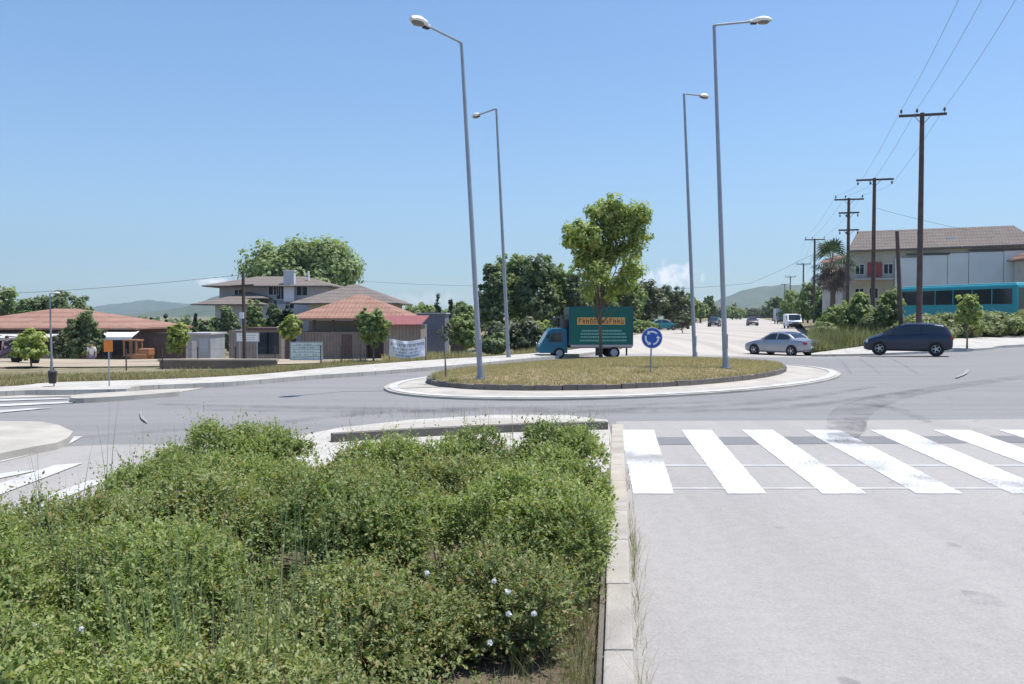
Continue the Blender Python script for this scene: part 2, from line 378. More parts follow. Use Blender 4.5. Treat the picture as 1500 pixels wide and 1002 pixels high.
def rng_lines(a, b, s): return [a + i * s for i in range(int((b - a) / s) + 1)]
GX = rng_lines(-60, 40, 4); GY = rng_lines(20, 100, 4)
sheet('ground', [(-6000, -300), (6000, -300), (6000, 9000), (-6000, 9000)], -2.6, M['ground'])
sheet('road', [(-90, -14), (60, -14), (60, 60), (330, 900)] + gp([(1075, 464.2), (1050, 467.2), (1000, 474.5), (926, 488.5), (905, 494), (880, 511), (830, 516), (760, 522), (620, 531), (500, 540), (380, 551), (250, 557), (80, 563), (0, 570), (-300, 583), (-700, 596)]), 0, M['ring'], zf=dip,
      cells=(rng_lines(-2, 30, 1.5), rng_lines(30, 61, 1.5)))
# lighter, bleached approach roads either side of the planted median
sheet('approach_road', [(1.72, 13.75)] + gp([(1200, 616), (1750, 613)]) + [(30, 5), (30, -13), (-1.65, -13)] , .004, M['near'])
sheet('approach_road', [(-2.9, -13)] + [(-3.3, 2), (-3.3, 7)] + gp([(420, 665), (470, 645), (260, 651), (150, 652), (60, 657), (-300, 700)]) + [(-30, 3), (-30, -13)], .004, M['near'])

# --- far side: pavement, verge and sloping land
pf = [(-700, 610), (-300, 591), (0, 573), (100, 571), (185, 569.5), (205, 565), (340, 559), (440, 551), (560, 543), (680, 533.5), (780, 524), (860, 517), (905, 507), (925, 497)]
pb = [(-700, 590), (-300, 577), (0, 566.5), (80, 560), (250, 555), (380, 548), (500, 537), (620, 528), (760, 519), (830, 513), (880, 505), (905, 497)]
fpts, bpts = gp(pf, .12), gp(pb, .12)
sheet('pavement', smoothline(fpts, 4) + smoothline(bpts[::-1], 4), .12, M['paver'], thick=.16)
o = None
fwall = gp([(905, 496), (928, 489.5), (1000, 475.2), (1050, 468), (1085, 464.5)], .08)
GX2 = rng_lines(-60, 8, 4)
sheet('verge', gp(pb, .08) + fwall[0:] + [(-2500, 860), (-2500, 15)], 0, M['ground'], zf=gleft, cells=([-200, -120, -90] + GX2, [25, 28, 31, 34, 37, 40, 43, 46, 49, 52, 55, 58, 62, 70, 90]))
sheet('forecourt', gp([(-300, 592), (0, 584), (110, 580), (262, 575), (345, 561), (200, 566.5), (185, 571.5), (0, 575.5), (-300, 593)]), .008, M['conc'])
sheet('yard', [(-60, 25.6), (-24, 25.3), (-9, 27.2), (-4.2, 30.5), (-5, 70), (-60, 70)], .035, rough_mat('sandy_yard', (.36, .30, .22), .25, .4, .95, 12, .4, .02), zf=gleft, cells=(GX2, [28, 31, 34, 37, 40, 43, 46, 49, 52, 55, 58, 62]))
def mask_rect(pts): return pts
rfar = gp([(1102, 464.5), (1130, 469), (1165, 479)], .08) + gp([(1196, 494), (1202, 499)], .3)
prf = [(1188, 509), (1200, 512), (1275, 511.5), (1440, 508.5), (1500, 505), (1800, 497)]
prb = [(1200, 500.5), (1275, 498.5), (1400, 495.5), (1500, 491), (1800, 479)]
def ramp(x, y): f = 41.5 + max(0, x - 22) * .6; return .27 * sst(f, f + 5.5, y)
sheet('pavement', smoothline(gp(prf, .11), 4) + smoothline(gp(prb, .38)[::-1], 4), .11, M['paver'], thick=.25, zf=lambda x, y: dip(x, y) + ramp(x, y), cells=(rng_lines(12, 60, 1.5), rng_lines(36, 70, 1.5)))
def gright(x, y): return ramp(x, y) * (1 - sst(90, 160, y)) + .12 * sst(48, 56, y) * sst(16, 22, x) * (1 - sst(90, 160, y)) + .5 * sst(56, 63, y) * sst(27, 33, x) * (1 - sst(80, 130, y)) + dip(x, y)
sheet('verge', rfar + gp(prb, .38)[1:] + [(3000, 300), (3000, 900)], .09, M['ground'], zf=gright, cells=(rng_lines(12, 80, 3), rng_lines(36, 160, 4)))

# --- roundabout
def ellipse(cx, cy, a, b, ang, n=96):
    c, s = math.cos(ang), math.sin(ang)
    return [(cx + a * math.cos(t) * c - b * math.sin(t) * s, cy + a * math.cos(t) * s + b * math.sin(t) * c) for t in [2 * math.pi * i / n for i in range(n)]]
AP = (3.53, 23.66, 8.05, 4.7, .78); GR = (3.25, 24.4, 6.85, 3.95, .85)
def apron():
    mb = MB(); o_ = ellipse(*AP); i_ = ellipse(*GR); n = len(o_)
    r = [(*p, .0) for p in o_] + [(*p, .045) for p in o_] + [(p[0], p[1], .07) for p in i_]
    mb.add(r, [(k, (k + 1) % n, (k + 1) % n + n, k + n) for k in range(n)] + [(n + k, n + (k + 1) % n, 2 * n + (k + 1) % n, 2 * n + k) for k in range(n)])
    tag(mb.build('roundabout_apron', M['conc']), kind='structure')
    # white edge line on the outer rim of the apron
    o2 = ellipse(AP[0], AP[1], AP[2] - .1, AP[3] - .1, AP[4]); o3 = ellipse(AP[0], AP[1], AP[2] - .32, AP[3] - .32, AP[4]); e = MB()
    vs = [(*p, .0575) for p in o2] + [(*p, .064) for p in o3]
    e.add(vs, [(k, (k + 1) % n, (k + 1) % n + n, k + n) for k in range(n)]); tag(e.build('edge_line', M['faint']), kind='structure')
apron()
def isl_z(r): return .17 + .26 * (1 - r ** 2.2)
def island():
    g = ellipse(*GR); n = len(g)
    k = MB()   # kerb stones, one ring with joints
    go = ellipse(GR[0], GR[1], GR[2] + .02, GR[3] + .02, GR[4]); gi = ellipse(GR[0], GR[1], GR[2] - .16, GR[3] - .16, GR[4])
    for i in range(n):
        j = (i + 1) % n; zt = .185 + random.uniform(-.012, .012)
        a, b, c, d = [Vector((*q, 0)) for q in (go[i], go[j], gi[j], gi[i])]
        b2 = a.lerp(b, .965); c2 = d.lerp(c, .965); dx = Vector((random.uniform(-.01, .01), random.uniform(-.012, .012), 0))
        vs = [a + dx, b2 + dx, c2 + dx, d + dx]; k.add([(p.x, p.y, .02) for p in vs] + [(p.x, p.y, zt) for p in vs], [(4, 5, 6, 7), (0, 1, 5, 4), (1, 2, 6, 5), (2, 3, 7, 6), (3, 0, 4, 7)])
    tag(k.build('roundabout_kerb', M['kerbdark']), kind='structure')
    mb = MB(); vs = [(GR[0], GR[1], isl_z(0))]; rs = [.1, .2, .3, .4, .5, .6, .7, .8, .87, .93, .985]; fs = []
    for q, r in enumerate(rs):
        e = ellipse(GR[0], GR[1], GR[2] * r, GR[3] * r, GR[4]); vs += [(x, y, isl_z(r) + random.uniform(-.012, .012)) for x, y in e]
        for i in range(n):
            if q == 0: fs.append((0, 1 + i, 1 + (i + 1) % n))
            else: a = 1 + (q - 1) * n; b = 1 + q * n; fs.append((a + i, b + i, b + (i + 1) % n, a + (i + 1) % n))
    mb.add(vs, fs); tag(mb.build('roundabout_ground', M['island'], smooth=True), kind='structure')
island()
def island_point(u, v):
    """unit disc -> world point on the island surface"""
    c, s = math.cos(GR[4]), math.sin(GR[4]); a, b = GR[2] * u, GR[3] * v
    return GR[0] + a * c - b * s, GR[1] + a * s + b * c, isl_z(min(1, math.hypot(u, v)))
def island_zat(x, y):
    c, s = math.cos(GR[4]), math.sin(GR[4]); dx, dy = x - GR[0], y - GR[1]
    r = math.hypot((dx * c + dy * s) / GR[2], (-dx * s + dy * c) / GR[3]); return isl_z(min(1, r))

# --- splitter islands and median
def slab(name, px, z, m, th=.14, k=3, closed=True):
    sheet(name, smoothline(gp(px, z), k, closed=True) if closed else gp(px, z), z, m, thick=th)
slab('traffic_island', [(110, 583.5), (180, 580), (240, 575.5), (263, 573), (240, 571.8), (180, 573.5), (112, 578)], .10, M['conc'], k=4)
sheet('traffic_island', gp([(-300, 613), (-50, 616), (60, 617.5), (85, 622), (107, 632), (100, 641), (84, 648), (45, 655), (0, 664), (-300, 712)], .1), .1, M['conc'], thick=.12)
sheet('apron_strip', gp([(107, 640), (122, 640), (96, 654), (50, 666), (0, 678), (-300, 735), (-300, 722), (0, 671), (45, 661), (84, 652)]), .010, M['faint'])
slab('traffic_island', [(488, 637.5), (600, 630.5), (700, 625.5), (800, 621.5), (889, 619.5), (888, 617.5), (820, 613), (720, 612), (600, 619), (505, 630)], .10, M['conc'], th=.12, k=1, closed=False)
kb = MB()
kl = gp([(487, 638.5), (600, 631.5), (700, 626.5), (800, 622.5), (891, 620.5)], .10)
for i in range(len(kl) - 1):
    a, b = Vector((*kl[i], 0)), Vector((*kl[i + 1], 0)); t = (b - a).normalized(); nn_ = Vector((-t.y, t.x, 0)); ns = max(1, round((b - a).length / .9))
    for q in range(ns):
        p0 = a.lerp(b, q / ns) + t * .006; p1 = a.lerp(b, (q + 1) / ns) - t * .006
        w_ = .13; zt = .125
        vs = [p0 - nn_ * .02, p1 - nn_ * .02, p1 + nn_ * w_, p0 + nn_ * w_]
        kb.add([(p.x, p.y, .0) for p in vs] + [(p.x, p.y, zt) for p in vs], [(4, 5, 6, 7), (0, 1, 5, 4), (1, 2, 6, 5), (2, 3, 7, 6), (3, 0, 4, 7)])
tag(kb.build('kerb', M['kerbdark']), kind='structure')
sheet('median_paving', gp([(330, 655), (430, 641), (500, 627), (600, 616), (720, 608.5), (830, 609), (890, 616), (896, 640), ]) + [(1.0, 8.6), (-3.2, 8.6)], .012, M['paver'])
# dropped kerb beside the passage, then the raised kerb running back to the camera
dk = MB()
def kerb_run(ys, zt, zt2, mb, gap=.012):
    for y0, y1 in zip(ys[:-1], ys[1:]):
        f = lambda y: (.405 + (y - 3.67) * .1235, .546 + (y - 3.67) * .1275)   # inner and outer x of the kerb
        a0, a1 = f(y0); b0, b1 = f(y1); s0 = zt + (zt2 - zt) * ((y0 - ys[0]) / (ys[-1] - ys[0])); s1 = zt + (zt2 - zt) * ((y1 - ys[0]) / (ys[-1] - ys[0]))
        y1 -= gap; j = random.uniform(-.004, .004)
        mb.add([(a0 + j, y0, -.02), (a1 + j, y0, -.02), (b1 + j, y1, -.02), (b0 + j, y1, -.02), (a0 + j, y0, s0), (a1 + j, y0, s0), (b1 + j, y1, s1), (b0 + j, y1, s1)],
               [(4, 5, 6, 7), (0, 1, 5, 4), (1, 2, 6, 5), (2, 3, 7, 6), (3, 0, 4, 7)])
kerb_run([-3, -2, -1, 0, 1, 2, 3, 4, 5, 6, 6.9], .135, .135, dk)
kerb_run([6.9, 7.8], .135, .03, dk)
tag(dk.build('kerb', M['kerb'], bevel=.012), kind='structure')
d2 = MB(); kerb_run([7.8, 8.7, 9.6, 10.5, 11.4, 12.3, 13.2], .026, .026, d2)
tag(d2.build('dropped_kerb', rough_mat('yellowed_kerb', (.40, .36, .30), .25, 2, .9, 60, .3, .006)), kind='structure')
# soil bed with its own thin edging
sheet('planting_bed', [(-3.2, -3), (-.40, -3), (1.06, 9.02), (-3.1, 9.1)], .05, M['soil'], thick=.1)
e = MB()
for x0, y0, x1, y1 in [(-.445, -3, 1.025, 9.0)]:
    e.add([(x0, y0, 0), (x0 + .045, y0, 0), (x1 + .045, y1, 0), (x1, y1, 0), (x0, y0, .10), (x0 + .045, y0, .10), (x1 + .045, y1, .10), (x1, y1, .10)], [(4, 5, 6, 7), (0, 1, 5, 4), (1, 2, 6, 5), (2, 3, 7, 6), (3, 0, 4, 7)])
e.box(-3.1, .969, 9.02, 9.07, 0, .1)
tag(e.build('bed_edging', M['kerbdark']), kind='structure')

# --- zebra crossings and repair strips
stripes = [((908, 958), (928, 987)), ((998, 1042), (1066, 1123)), ((1086, 1132), (1205, 1270)), ((1178, 1230), (1343, 1411)), ((1274, 1326), (1483, 1553)), ((1366, 1420), (1622, 1695)), ((1462, 1512), (1762, 1830))]
pn = MB()
def quad_px(mb, pts, z):
    mb.add([tuple(P(x, y, z)) for x, y in pts], [tuple(range(len(pts)))])
for (a, b), (c, d) in stripes:
    cs = [P(x, y, .0095) for x, y in [(c, 723), (d, 723), (b, 629.5), (a, 629.5)]]; poly = []
    for i in range(4):
        p0, p1 = cs[i], cs[(i + 1) % 4]; nn2 = max(4, int((p1 - p0).length / .06)); nv = Vector((-(p1 - p0).y, (p1 - p0).x, 0)).normalized()
        for q in range(nn2): poly.append(tuple(p0.lerp(p1, q / nn2) + nv * random.gauss(0, .004)))
    pn.add(poly, [tuple(range(len(poly)))])
tag(pn.build('zebra_crossing', M['paint']), kind='structure')
pl_ = MB()
for pts in ([(-200, 800), (-200, 775), (80, 681), (122, 678)], [(-200, 850), (-200, 822), (130, 704), (165, 700)], [(-200, 742), (-200, 722), (25, 690), (60, 688)], [(-60, 610), (-60, 604), (46, 598), (78, 597)], [(-60, 598), (-60, 594), (100, 588), (108, 590)], [(-60, 589), (-60, 586), (85, 583), (104, 584)]):
    quad_px(pl_, pts, .014)
tag(pl_.build('zebra_crossing', M['faint']), kind='structure')
rp = MB(); quad_px(rp, [(945, 651.5), (1750, 647), (1750, 637), (925, 640.5)], .008)
tag(rp.build('repair_strip', M['patch']), kind='structure')
fl = MB()
for y0 in (715, 681.5): quad_px(fl, [(925, y0 + .9), (1750, y0 + .9 - (4 if y0 < 620 else 0)), (1750, y0 - .9 - (4 if y0 < 620 else 0)), (925, y0 - .9)], .0085)
tag(fl.build('joint_line', M['faint']), kind='structure')
def tyre_mat():
    n = N('tyre_mark_film'); n.fin((.10, .10, .115), .8, .2)
    n.m.node_tree.nodes['Principled BSDF'].inputs['Alpha'].default_value = 1
    tr = n.n("ShaderNodeBsdfTransparent"); ms = n.n("ShaderNodeMixShader")
    n.l(n.ramp(n.noise(1.3, 6, n.pos(), .75), [(.38, (0, 0, 0)), (.72, (.34, .34, .34))]), ms.inputs[0])
    n.l(tr.outputs[0], ms.inputs[1]); n.l(n.b.outputs[0], ms.inputs[2]); n.l(ms.outputs[0], n.t.nodes['Material Output'].inputs[0]); return n.m
TM = tyre_mat()
def blot(name, spots, m, z):
    mb = MB()
    for x, y, a, b in spots:
        n = 18; ph = random.uniform(0, 6); mb.add([(x + math.cos(t) * a * (1 + .18 * math.sin(3 * t + ph) + .1 * math.sin(5 * t)), y + math.sin(t) * b * (1 + .15 * math.sin(2 * t + ph)), z) for t in [2 * math.pi * k / n for k in range(n)]], [tuple(range(n))])
    tag(mb.build(name, m), kind='structure')
blot('oil_stain', [(2.9, 5.1, .10, .16), (3.35, 6.3, .05, .07), (2.45, 4.3, .06, .12), (4.6, 7.2, .12, .2), (2.2, 6.8, .04, .05), (1.6, 3.9, .05, .09), (3.9, 4.6, .04, .05), (5.4, 9.3, .15, .25)], TM, .0085)
# curved tyre marks scrubbed into the ring road
def arc_mark(pts, wd, z, m, name):
    c = [Vector((*p, z)) for p in smoothline(gp(pts, z), 8)]; mb = MB(); vs = []
    for i, p in enumerate(c):
        t = (c[min(i + 1, len(c) - 1)] - c[max(i - 1, 0)]).normalized(); n_ = Vector((-t.y, t.x, 0)); ww = wd * (.35 + .65 * math.sin(math.pi * (i + .5) / len(c)))
        vs += [p - n_ * ww / 2, p + n_ * ww / 2]
    mb.add(vs, [(2 * i, 2 * i + 2, 2 * i + 3, 2 * i + 1) for i in range(len(c) - 1)]); tag(mb.build(name, m), kind='structure')
for i, (pts, wd) in enumerate([([(1232, 650), (1238, 630), (1246, 606), (1275, 590), (1340, 574), (1500, 552), (1650, 540)], .75), ([(1225, 646), (1238, 628), (1250, 612)], .6),
                  ([(1235, 590), (1290, 594), (1330, 604), (1360, 618)], .3), ([(300, 600), (600, 602), (900, 602), (1150, 596), (1350, 570)], .5), ([(200, 590), (500, 597), (800, 600), (1100, 590), (1280, 566)], .5),
                  ([(100, 640), (400, 618), (600, 600), (900, 593), (1150, 583)], .4)]):
    arc_mark(pts, wd, .012 + .002 * i, TM, 'tyre_mark')
arc_mark([(1400, 553), (1413, 547), (1418, 541)], .11, .032, M['faint2'], 'road_marking')
arc_mark([(206, 603), (209, 612), (216, 618)], .05, .032, M['faint2'], 'road_marking')

# ------------------------------------------------------------------ vegetation builders
def leaves(centers, normals, size, aspect=.55, droop=.5, fold=True, jitter=.35):
    """one rhombic leaf per centre; returns (N*4,3) vertices"""
    n = len(centers)
    nr = normals + rng.normal(0, jitter, (n, 3)); nr /= np.linalg.norm(nr, axis=1)[:, None] + 1e-9
    a = rng.normal(0, 1, (n, 3)); a -= nr * (a * nr).sum(1)[:, None]; a /= np.linalg.norm(a, axis=1)[:, None] + 1e-9
    b = np.cross(nr, a); s = (size * rng.uniform(.65, 1.35, n))[:, None]
    V = np.empty((n, 4, 3)); V[:, 0] = centers - a * s * .5; V[:, 2] = centers + a * s * .5
    V[:, 1] = centers + b * s * .5 * aspect + nr * s * .08; V[:, 3] = centers - b * s * .5 * aspect + nr * s * .08
    return V.reshape(-1, 3)
def lobes_points(lobes, nclump, per, spread, shell=.55, flat=.9):
    """clump centres spread through several ellipsoid lobes, leaves around each clump"""
    lb = np.array(lobes, float); vol = lb[:, 3] * lb[:, 4] * lb[:, 5]; idx = rng.choice(len(lb), nclump, p=vol ** .75 / (vol ** .75).sum())
    d = rng.normal(0, 1, (nclump, 3)); d /= np.linalg.norm(d, axis=1)[:, None]
    r = shell + (1.06 - shell) * rng.random(nclump) ** .6
    cc = lb[idx, :3] + d * lb[idx, 3:6] * r[:, None]
    k = np.repeat(np.arange(nclump), per); o_ = rng.normal(0, 1, (len(k), 3)); o_ *= (1.75 * rng.random(len(k)) ** (1 / 2.4) / np.linalg.norm(o_, axis=1))[:, None]; o_ *= spread * rng.uniform(.6, 1.2, nclump)[k][:, None]; o_[:, 2] *= flat
    pts = cc[k] + o_; nr = o_ / (np.linalg.norm(o_, axis=1)[:, None] + 1e-9) * .7 + d[k] * .5 + np.array([0, 0, .45])
    return pts, nr, cc
def tree(name, base, lobes, trunk_h, tr, mat, nclump, per, spread, leaf, label, cat='tree', group=None, shell=.5, branches=9, bark=None, leafk=1.12):
    """lobes relative to the base point"""
    r = empty(name, base, 0, label, cat, group)
    pts, nr, cc = lobes_points(lobes, nclump, per, spread, shell)
    ok = pts[:, 2] > .05; pts, nr = pts[ok], nr[ok]
    npmesh('crown', leaves(pts, nr, leaf * leafk), 4, mat, r)
    mb = MB(); top = Vector((random.uniform(-.1, .1), random.uniform(-.1, .1), trunk_h))
    mb.tube([(0, 0, -.15), (0, 0, trunk_h * .3), (top.x * .5, top.y * .5, trunk_h * .7), top], [tr * 1.25, tr, tr * .85, tr * .7], 8)
    for i in range(branches):
        c = Vector(cc[int(rng.integers(len(cc)))]); s = Vector((top.x * .7, top.y * .7, trunk_h * random.uniform(.6, 1)))
        m_ = s.lerp(c, .5) + Vector((0, 0, -.06 * (c - s).length)); mb.tube([s, m_, c], [tr * .5, tr * .28, tr * .1], 6)
    mb.build('trunk', bark or M['bark'], r, smooth='all')
    return r

# --- foreground shrubs in the median bed
def shrub(lobes, n_shoot, mat, label, leafsize=.024, red=0, flowers=None):
    cx = sum(l[0] for l in lobes) / len(lobes); cy = sum(l[1] for l in lobes) / len(lobes)
    root = empty('shrub', (cx, cy, .05), 0, label, 'shrub', 'shrubs filling the median planting bed')
    sub = []
    for (lx, ly, lr, lh) in lobes:
        lr *= .93; nb = int(7 + lr * 9)
        for q in range(nb):
            a_ = q * 2.39996 + random.uniform(-.4, .4); rad = lr * .92 * math.sqrt((q + .4) / nb); sr = random.uniform(.13, .26) * (.8 + .4 * lr)
            sub.append((lx + math.cos(a_) * rad, ly + math.sin(a_) * rad, sr, max(.1, lh * math.sqrt(max(.1, 1 - (rad / lr) ** 2 * .75)) * random.choice((random.uniform(.2, .5), random.uniform(.75, 1.12), random.uniform(.75, 1.12), random.uniform(.85, 1.15))) - sr * .55)))
    lb = np.array(sub, float); idx = rng.choice(len(lb), n_shoot, p=lb[:, 2] ** 2 / (lb[:, 2] ** 2).sum())
    ph = rng.uniform(0, 2 * np.pi, n_shoot); ct = rng.uniform(-.45, 1, n_shoot); st = np.sqrt(1 - ct ** 2)
    d = np.stack([st * np.cos(ph), st * np.sin(ph), ct], 1)
    # lumpy surface so the mound breaks up into separate sprays
    lump = 1 + 0 * ph if True else 1 + .12 * np.sin(ph * 3 + lb[idx, 0] * 5) * st + .10 * np.sin(ph * 7 + ct * 9 + lb[idx, 1] * 3)
    rr = (.45 + .5 * rng.random(n_shoot) ** .55) * lump
    scale = np.stack([lb[idx, 2], lb[idx, 2], lb[idx, 2] * .85], 1)
    p0 = np.stack([lb[idx, 0] - cx, lb[idx, 1] - cy, lb[idx, 3]], 1) + d * scale * rr[:, None]
    p0[:, 2] = np.maximum(p0[:, 2], .02)
    dr = d * .7 + np.array([0, 0, .65]) + rng.normal(0, .33, (n_shoot, 3)); dr /= np.linalg.norm(dr, axis=1)[:, None]
    ln = rng.uniform(.05, .14, n_shoot) * (1 + 1.3 * (rng.random(n_shoot) < .15)); K = 11
    t = np.tile(np.linspace(.05, 1, K), n_shoot); k = np.repeat(np.arange(n_shoot), K)
    bend = rng.normal(0, .3, (n_shoot, 3)); bend[:, 2] -= .25
    c = p0[k] + dr[k] * (ln[k] * t)[:, None] + bend[k] * (ln[k] * t ** 2)[:, None] * .5
    # leaves alternate round the shoot
    side = rng.normal(0, 1, (len(k), 3)); side -= dr[k] * (side * dr[k]).sum(1)[:, None]; side /= np.linalg.norm(side, axis=1)[:, None]
    s = leafsize * 1.0 * rng.uniform(.55, 1.45, len(k)) * rng.uniform(.75, 1.25, n_shoot)[k] * (1.1 - .45 * t)
    ax = side * .8 + dr[k] * .6; ax /= np.linalg.norm(ax, axis=1)[:, None]
    nr = dr[k] * .6 + np.array([0, 0, .55]) + rng.normal(0, .35, (len(k), 3)); nr -= ax * (nr * ax).sum(1)[:, None]; nr /= np.linalg.norm(nr, axis=1)[:, None]
    b = np.cross(nr, ax); s = s[:, None]
    V = np.empty((len(k), 4, 3)); V[:, 0] = c; V[:, 2] = c + ax * s; m_ = c + ax * s * .48
    V[:, 1] = m_ + b * s * .27 + nr * s * .07; V[:, 3] = m_ - b * s * .27 + nr * s * .07
    ok = (c[:, 0] + cx) < (.43 + (c[:, 1] + cy - 3.67) * .12 + .02 * rng.normal(0, 1, len(k)))
    npmesh('foliage', V[ok].reshape(-1, 3), 4, mat, root)
    mb = MB()
    for i in rng.choice(n_shoot, min(260, n_shoot), replace=False):
        if p0[i][0] + cx > .25 + (p0[i][1] + cy - 3.67) * .12: continue
        q = Vector(p0[i]); g = Vector((q.x * .35, q.y * .35, 0)); mb.tube([g, g.lerp(q, .5) + Vector((0, 0, .03)), q, q + Vector(dr[i]) * float(ln[i])], [.006, .005, .003, .0012], 4, False)
    mb.build('stems', M['bark'], root)
    if flowers:
        pc = []
        for (px, py) in flowers:
            Yd = 1.20 * F / (py - 462)
            q = Q(px, py, Yd)
            for a in range(5):
                an = a * 2 * math.pi / 5; dv = Vector((math.cos(an), -.5, math.sin(an))); pc.append(((q.x - cx) + dv.x * .007, q.y - cy - .004, q.z - .05 + dv.z * .007))
        pc = np.array(pc); npmesh('blossom', leaves(pc, np.tile([0, -1, .6], (len(pc), 1)), .015, .8), 4, L['petal'], root)
    return root
SH = [
 ([(-2.85, 8.15, .60, .60), (-2.45, 8.25, .45, .52)], 2600, 'shrub', 'rounded green shrub making the highest hump at the back left of the bed', None),
 ([(-1.2, 8.1, .48, .46), (-.5, 8.15, .5, .50)], 2600, 'shrub', 'low green shrub at the back of the bed facing the dark kerb strip', None),
 ([(.42, 8.2, .5, .54), (.46, 6.9, .5, .5)], 2900, 'shrub', 'tufty shrub at the back right corner of the bed beside the dropped kerb', None),
 ([(-2.75, 6.75, .55, .45), (-2.1, 6.8, .6, .47)], 3400, 'shrub', 'green shrub in front of the back left hump with thin stalks above it', None),
 ([(-1.3, 6.6, .6, .45), (-.45, 6.7, .65, .50)], 3400, 'shrub2', 'yellowish shrub in the middle of the bed just past the paved gap', None),
 ([(-2.9, 5.4, .62, .47), (-2.05, 5.4, .62, .53)], 4000, 'shrub2', 'olive shrub with orange flecks at the left edge of the photo', None),
 ([(-1.05, 5.25, .68, .55), (.12, 5.35, .62, .55)], 4600, 'shrub', 'broad dense green shrub in the middle of the bed beside the raised kerb', None),
 ([(-2.55, 4.15, .66, .54), (-1.75, 4.1, .6, .54)], 4800, 'shrub', 'dark leafy shrub at the lower left with long grass growing through it', None),
 ([(-.9, 3.95, .55, .44), (-.05, 4.3, .44, .46)], 4300, 'shrub2', 'reddish tipped shrub by the kerb carrying a few small white flowers', [(724, 851), (744, 866), (745, 899), (626, 839), (718, 941), (782, 899)]),
 ([(-1.75, 3.0, .58, .48)], 4200, 'shrub', 'bright green shrub cut off by the bottom edge at the left', [(22, 915), (50, 915), (120, 921)]),
 ([(-.95, 2.95, .42, .38), (-.38, 2.9, .28, .26)], 3600, 'shrub2', 'low straggly shrub at the bottom edge next to bare soil by the kerb', None),
]
for lobes, ns, mt, lab, fl_ in SH:
    yy = lobes[0][1]; shrub(lobes, int(ns * 1.45), L[mt], lab, .026 if yy < 5 else (.030 if yy < 7 else .036), flowers=fl_)

# --- grasses (uncountable blades)
def blades(name, xyz, h, wd, m, lean=.35, label=None, cat=None, seg=3):
    n = len(xyz); xyz = np.asarray(xyz); h = np.asarray(h) * np.ones(n)
    an = rng.uniform(0, 2 * np.pi, n); la = rng.uniform(0, 2 * np.pi, n); le = rng.uniform(.05, 1, n) * lean
    side = np.stack([np.cos(an), np.sin(an), np.zeros(n)], 1) * (wd * rng.uniform(.6, 1.3, n))[:, None] * .5
    ld = np.stack([np.cos(la), np.sin(la), np.zeros(n)], 1) * (le * h)[:, None]
    V = []
    up = np.array([0, 0, 1.0])
    prev = None; out = []
    for k in range(seg + 1):
        t = k / seg; c = xyz + up * (h * t)[:, None] * 1 + ld * t * t; wv = side * (1 - t * .92); out.append((c - wv, c + wv))
    for k in range(seg): out_q = np.stack([out[k][0], out[k][1], out[k + 1][1], out[k + 1][0]], 1); V.append(out_q)
    V = np.concatenate(V, 0).reshape(-1, 3)
    o = npmesh(name, V, 4, m); return tag(o, label, cat, None, 'stuff')
# long green stalks through the lower left shrubs
pts = []; hs = []
for (px, Yd, nb, sp, hh) in [(265, 3.6, 5, .05, .82), (290, 3.9, 5, .05, .75), (75, 4.3, 7, .07, .72), (90, 4.2, 4, .05, .75), (160, 7.0, 4, .04, .95), (430, 4.4, 16, .10, .6), (450, 4.5, 14, .1, .62), (345, 3.4, 12, .1, .66), (230, 3.3, 16, .1, .6), (320, 3.2, 22, .16, .58), (150, 3.2, 14, .12, .55), (400, 3.1, 20, .15, .52), (255, 3.0, 16, .12, .55), (110, 3.6, 10, .1, .6), (480, 3.2, 10, .1, .5), (66, 6.0, 4, .1, .8), (390, 7.9, 5, .1, .74), (560, 8.4, 7, .3, .72), (690, 8.6, 8, .5, .8), (800, 8.6, 7, .3, .72), (230, 8.2, 5, .2, .8), (860, 7.8, 6, .1, .5), (205, 4.8, 3, .05, .9), (330, 5.2, 4, .1, .85)]:
    for _ in range(nb):
        x = (px - 750) / F * Yd + rng.normal(0, sp); pts.append((x, Yd + rng.normal(0, sp), .05)); hs.append((hh + (.2 if Yd < 5 else 0)) * rng.uniform(.8, 1.12))
blades('tall_grass', pts, np.array(hs), .0095, L['blade'], .16, 'thin tall green grass stalks rising through the foreground shrubs', 'grass', 5)
# dry weeds along the kerb foot and bed edge
pts = []; hs = []
for _ in range(3800):
    y = rng.uniform(2.7, 8.4); x = .39 + (y - 3.67) * .122 - .1 + rng.normal(0, .05) - (rng.random() < .5) * rng.uniform(0, .35); pts.append((x, y, .05)); hs.append(rng.uniform(.03, .19))
blades('dry_grass', pts, np.array(hs), .005, L['straw'], .8, 'dry weedy grass on the soil strip inside the kerb', 'grass', 2)
pts = []; hs = []
for (cy, nb, hh) in [(3.3, 16, .28), (3.75, 14, .34), (4.4, 18, .24), (4.9, 22, .22), (5.6, 36, .2), (6.0, 46, .2), (6.4, 40, .17), (6.9, 22, .14), (7.4, 16, .16), (8.4, 14, .18), (9.2, 12, .2), (2.9, 10, .3)]:
    for _ in range(nb):
        y = cy + rng.normal(0, .13); x = .56 + (y - 3.67) * .1275 + abs(rng.normal(0, .035)); pts.append((x, y, 0)); hs.append(hh * rng.uniform(.4, 1.15))
blades('dry_grass', pts, np.array(hs), .0035, L['straw'], .9, 'wispy dry grass tufts in the gutter along the kerb', 'grass', 4)
pts = []; hs = []
for _ in range(420):
    px = rng.uniform(500, 895); py = rng.uniform(650, 700) if rng.random() < .5 else rng.uniform(607, 614); q = P(px, py); pts.append((q.x, q.y, .01)); hs.append(rng.uniform(.05, .3))
blades('dry_grass', pts, np.array(hs), .005, L['straw'], .7, 'sparse dry weeds around the paved nose of the median', 'grass', 2)
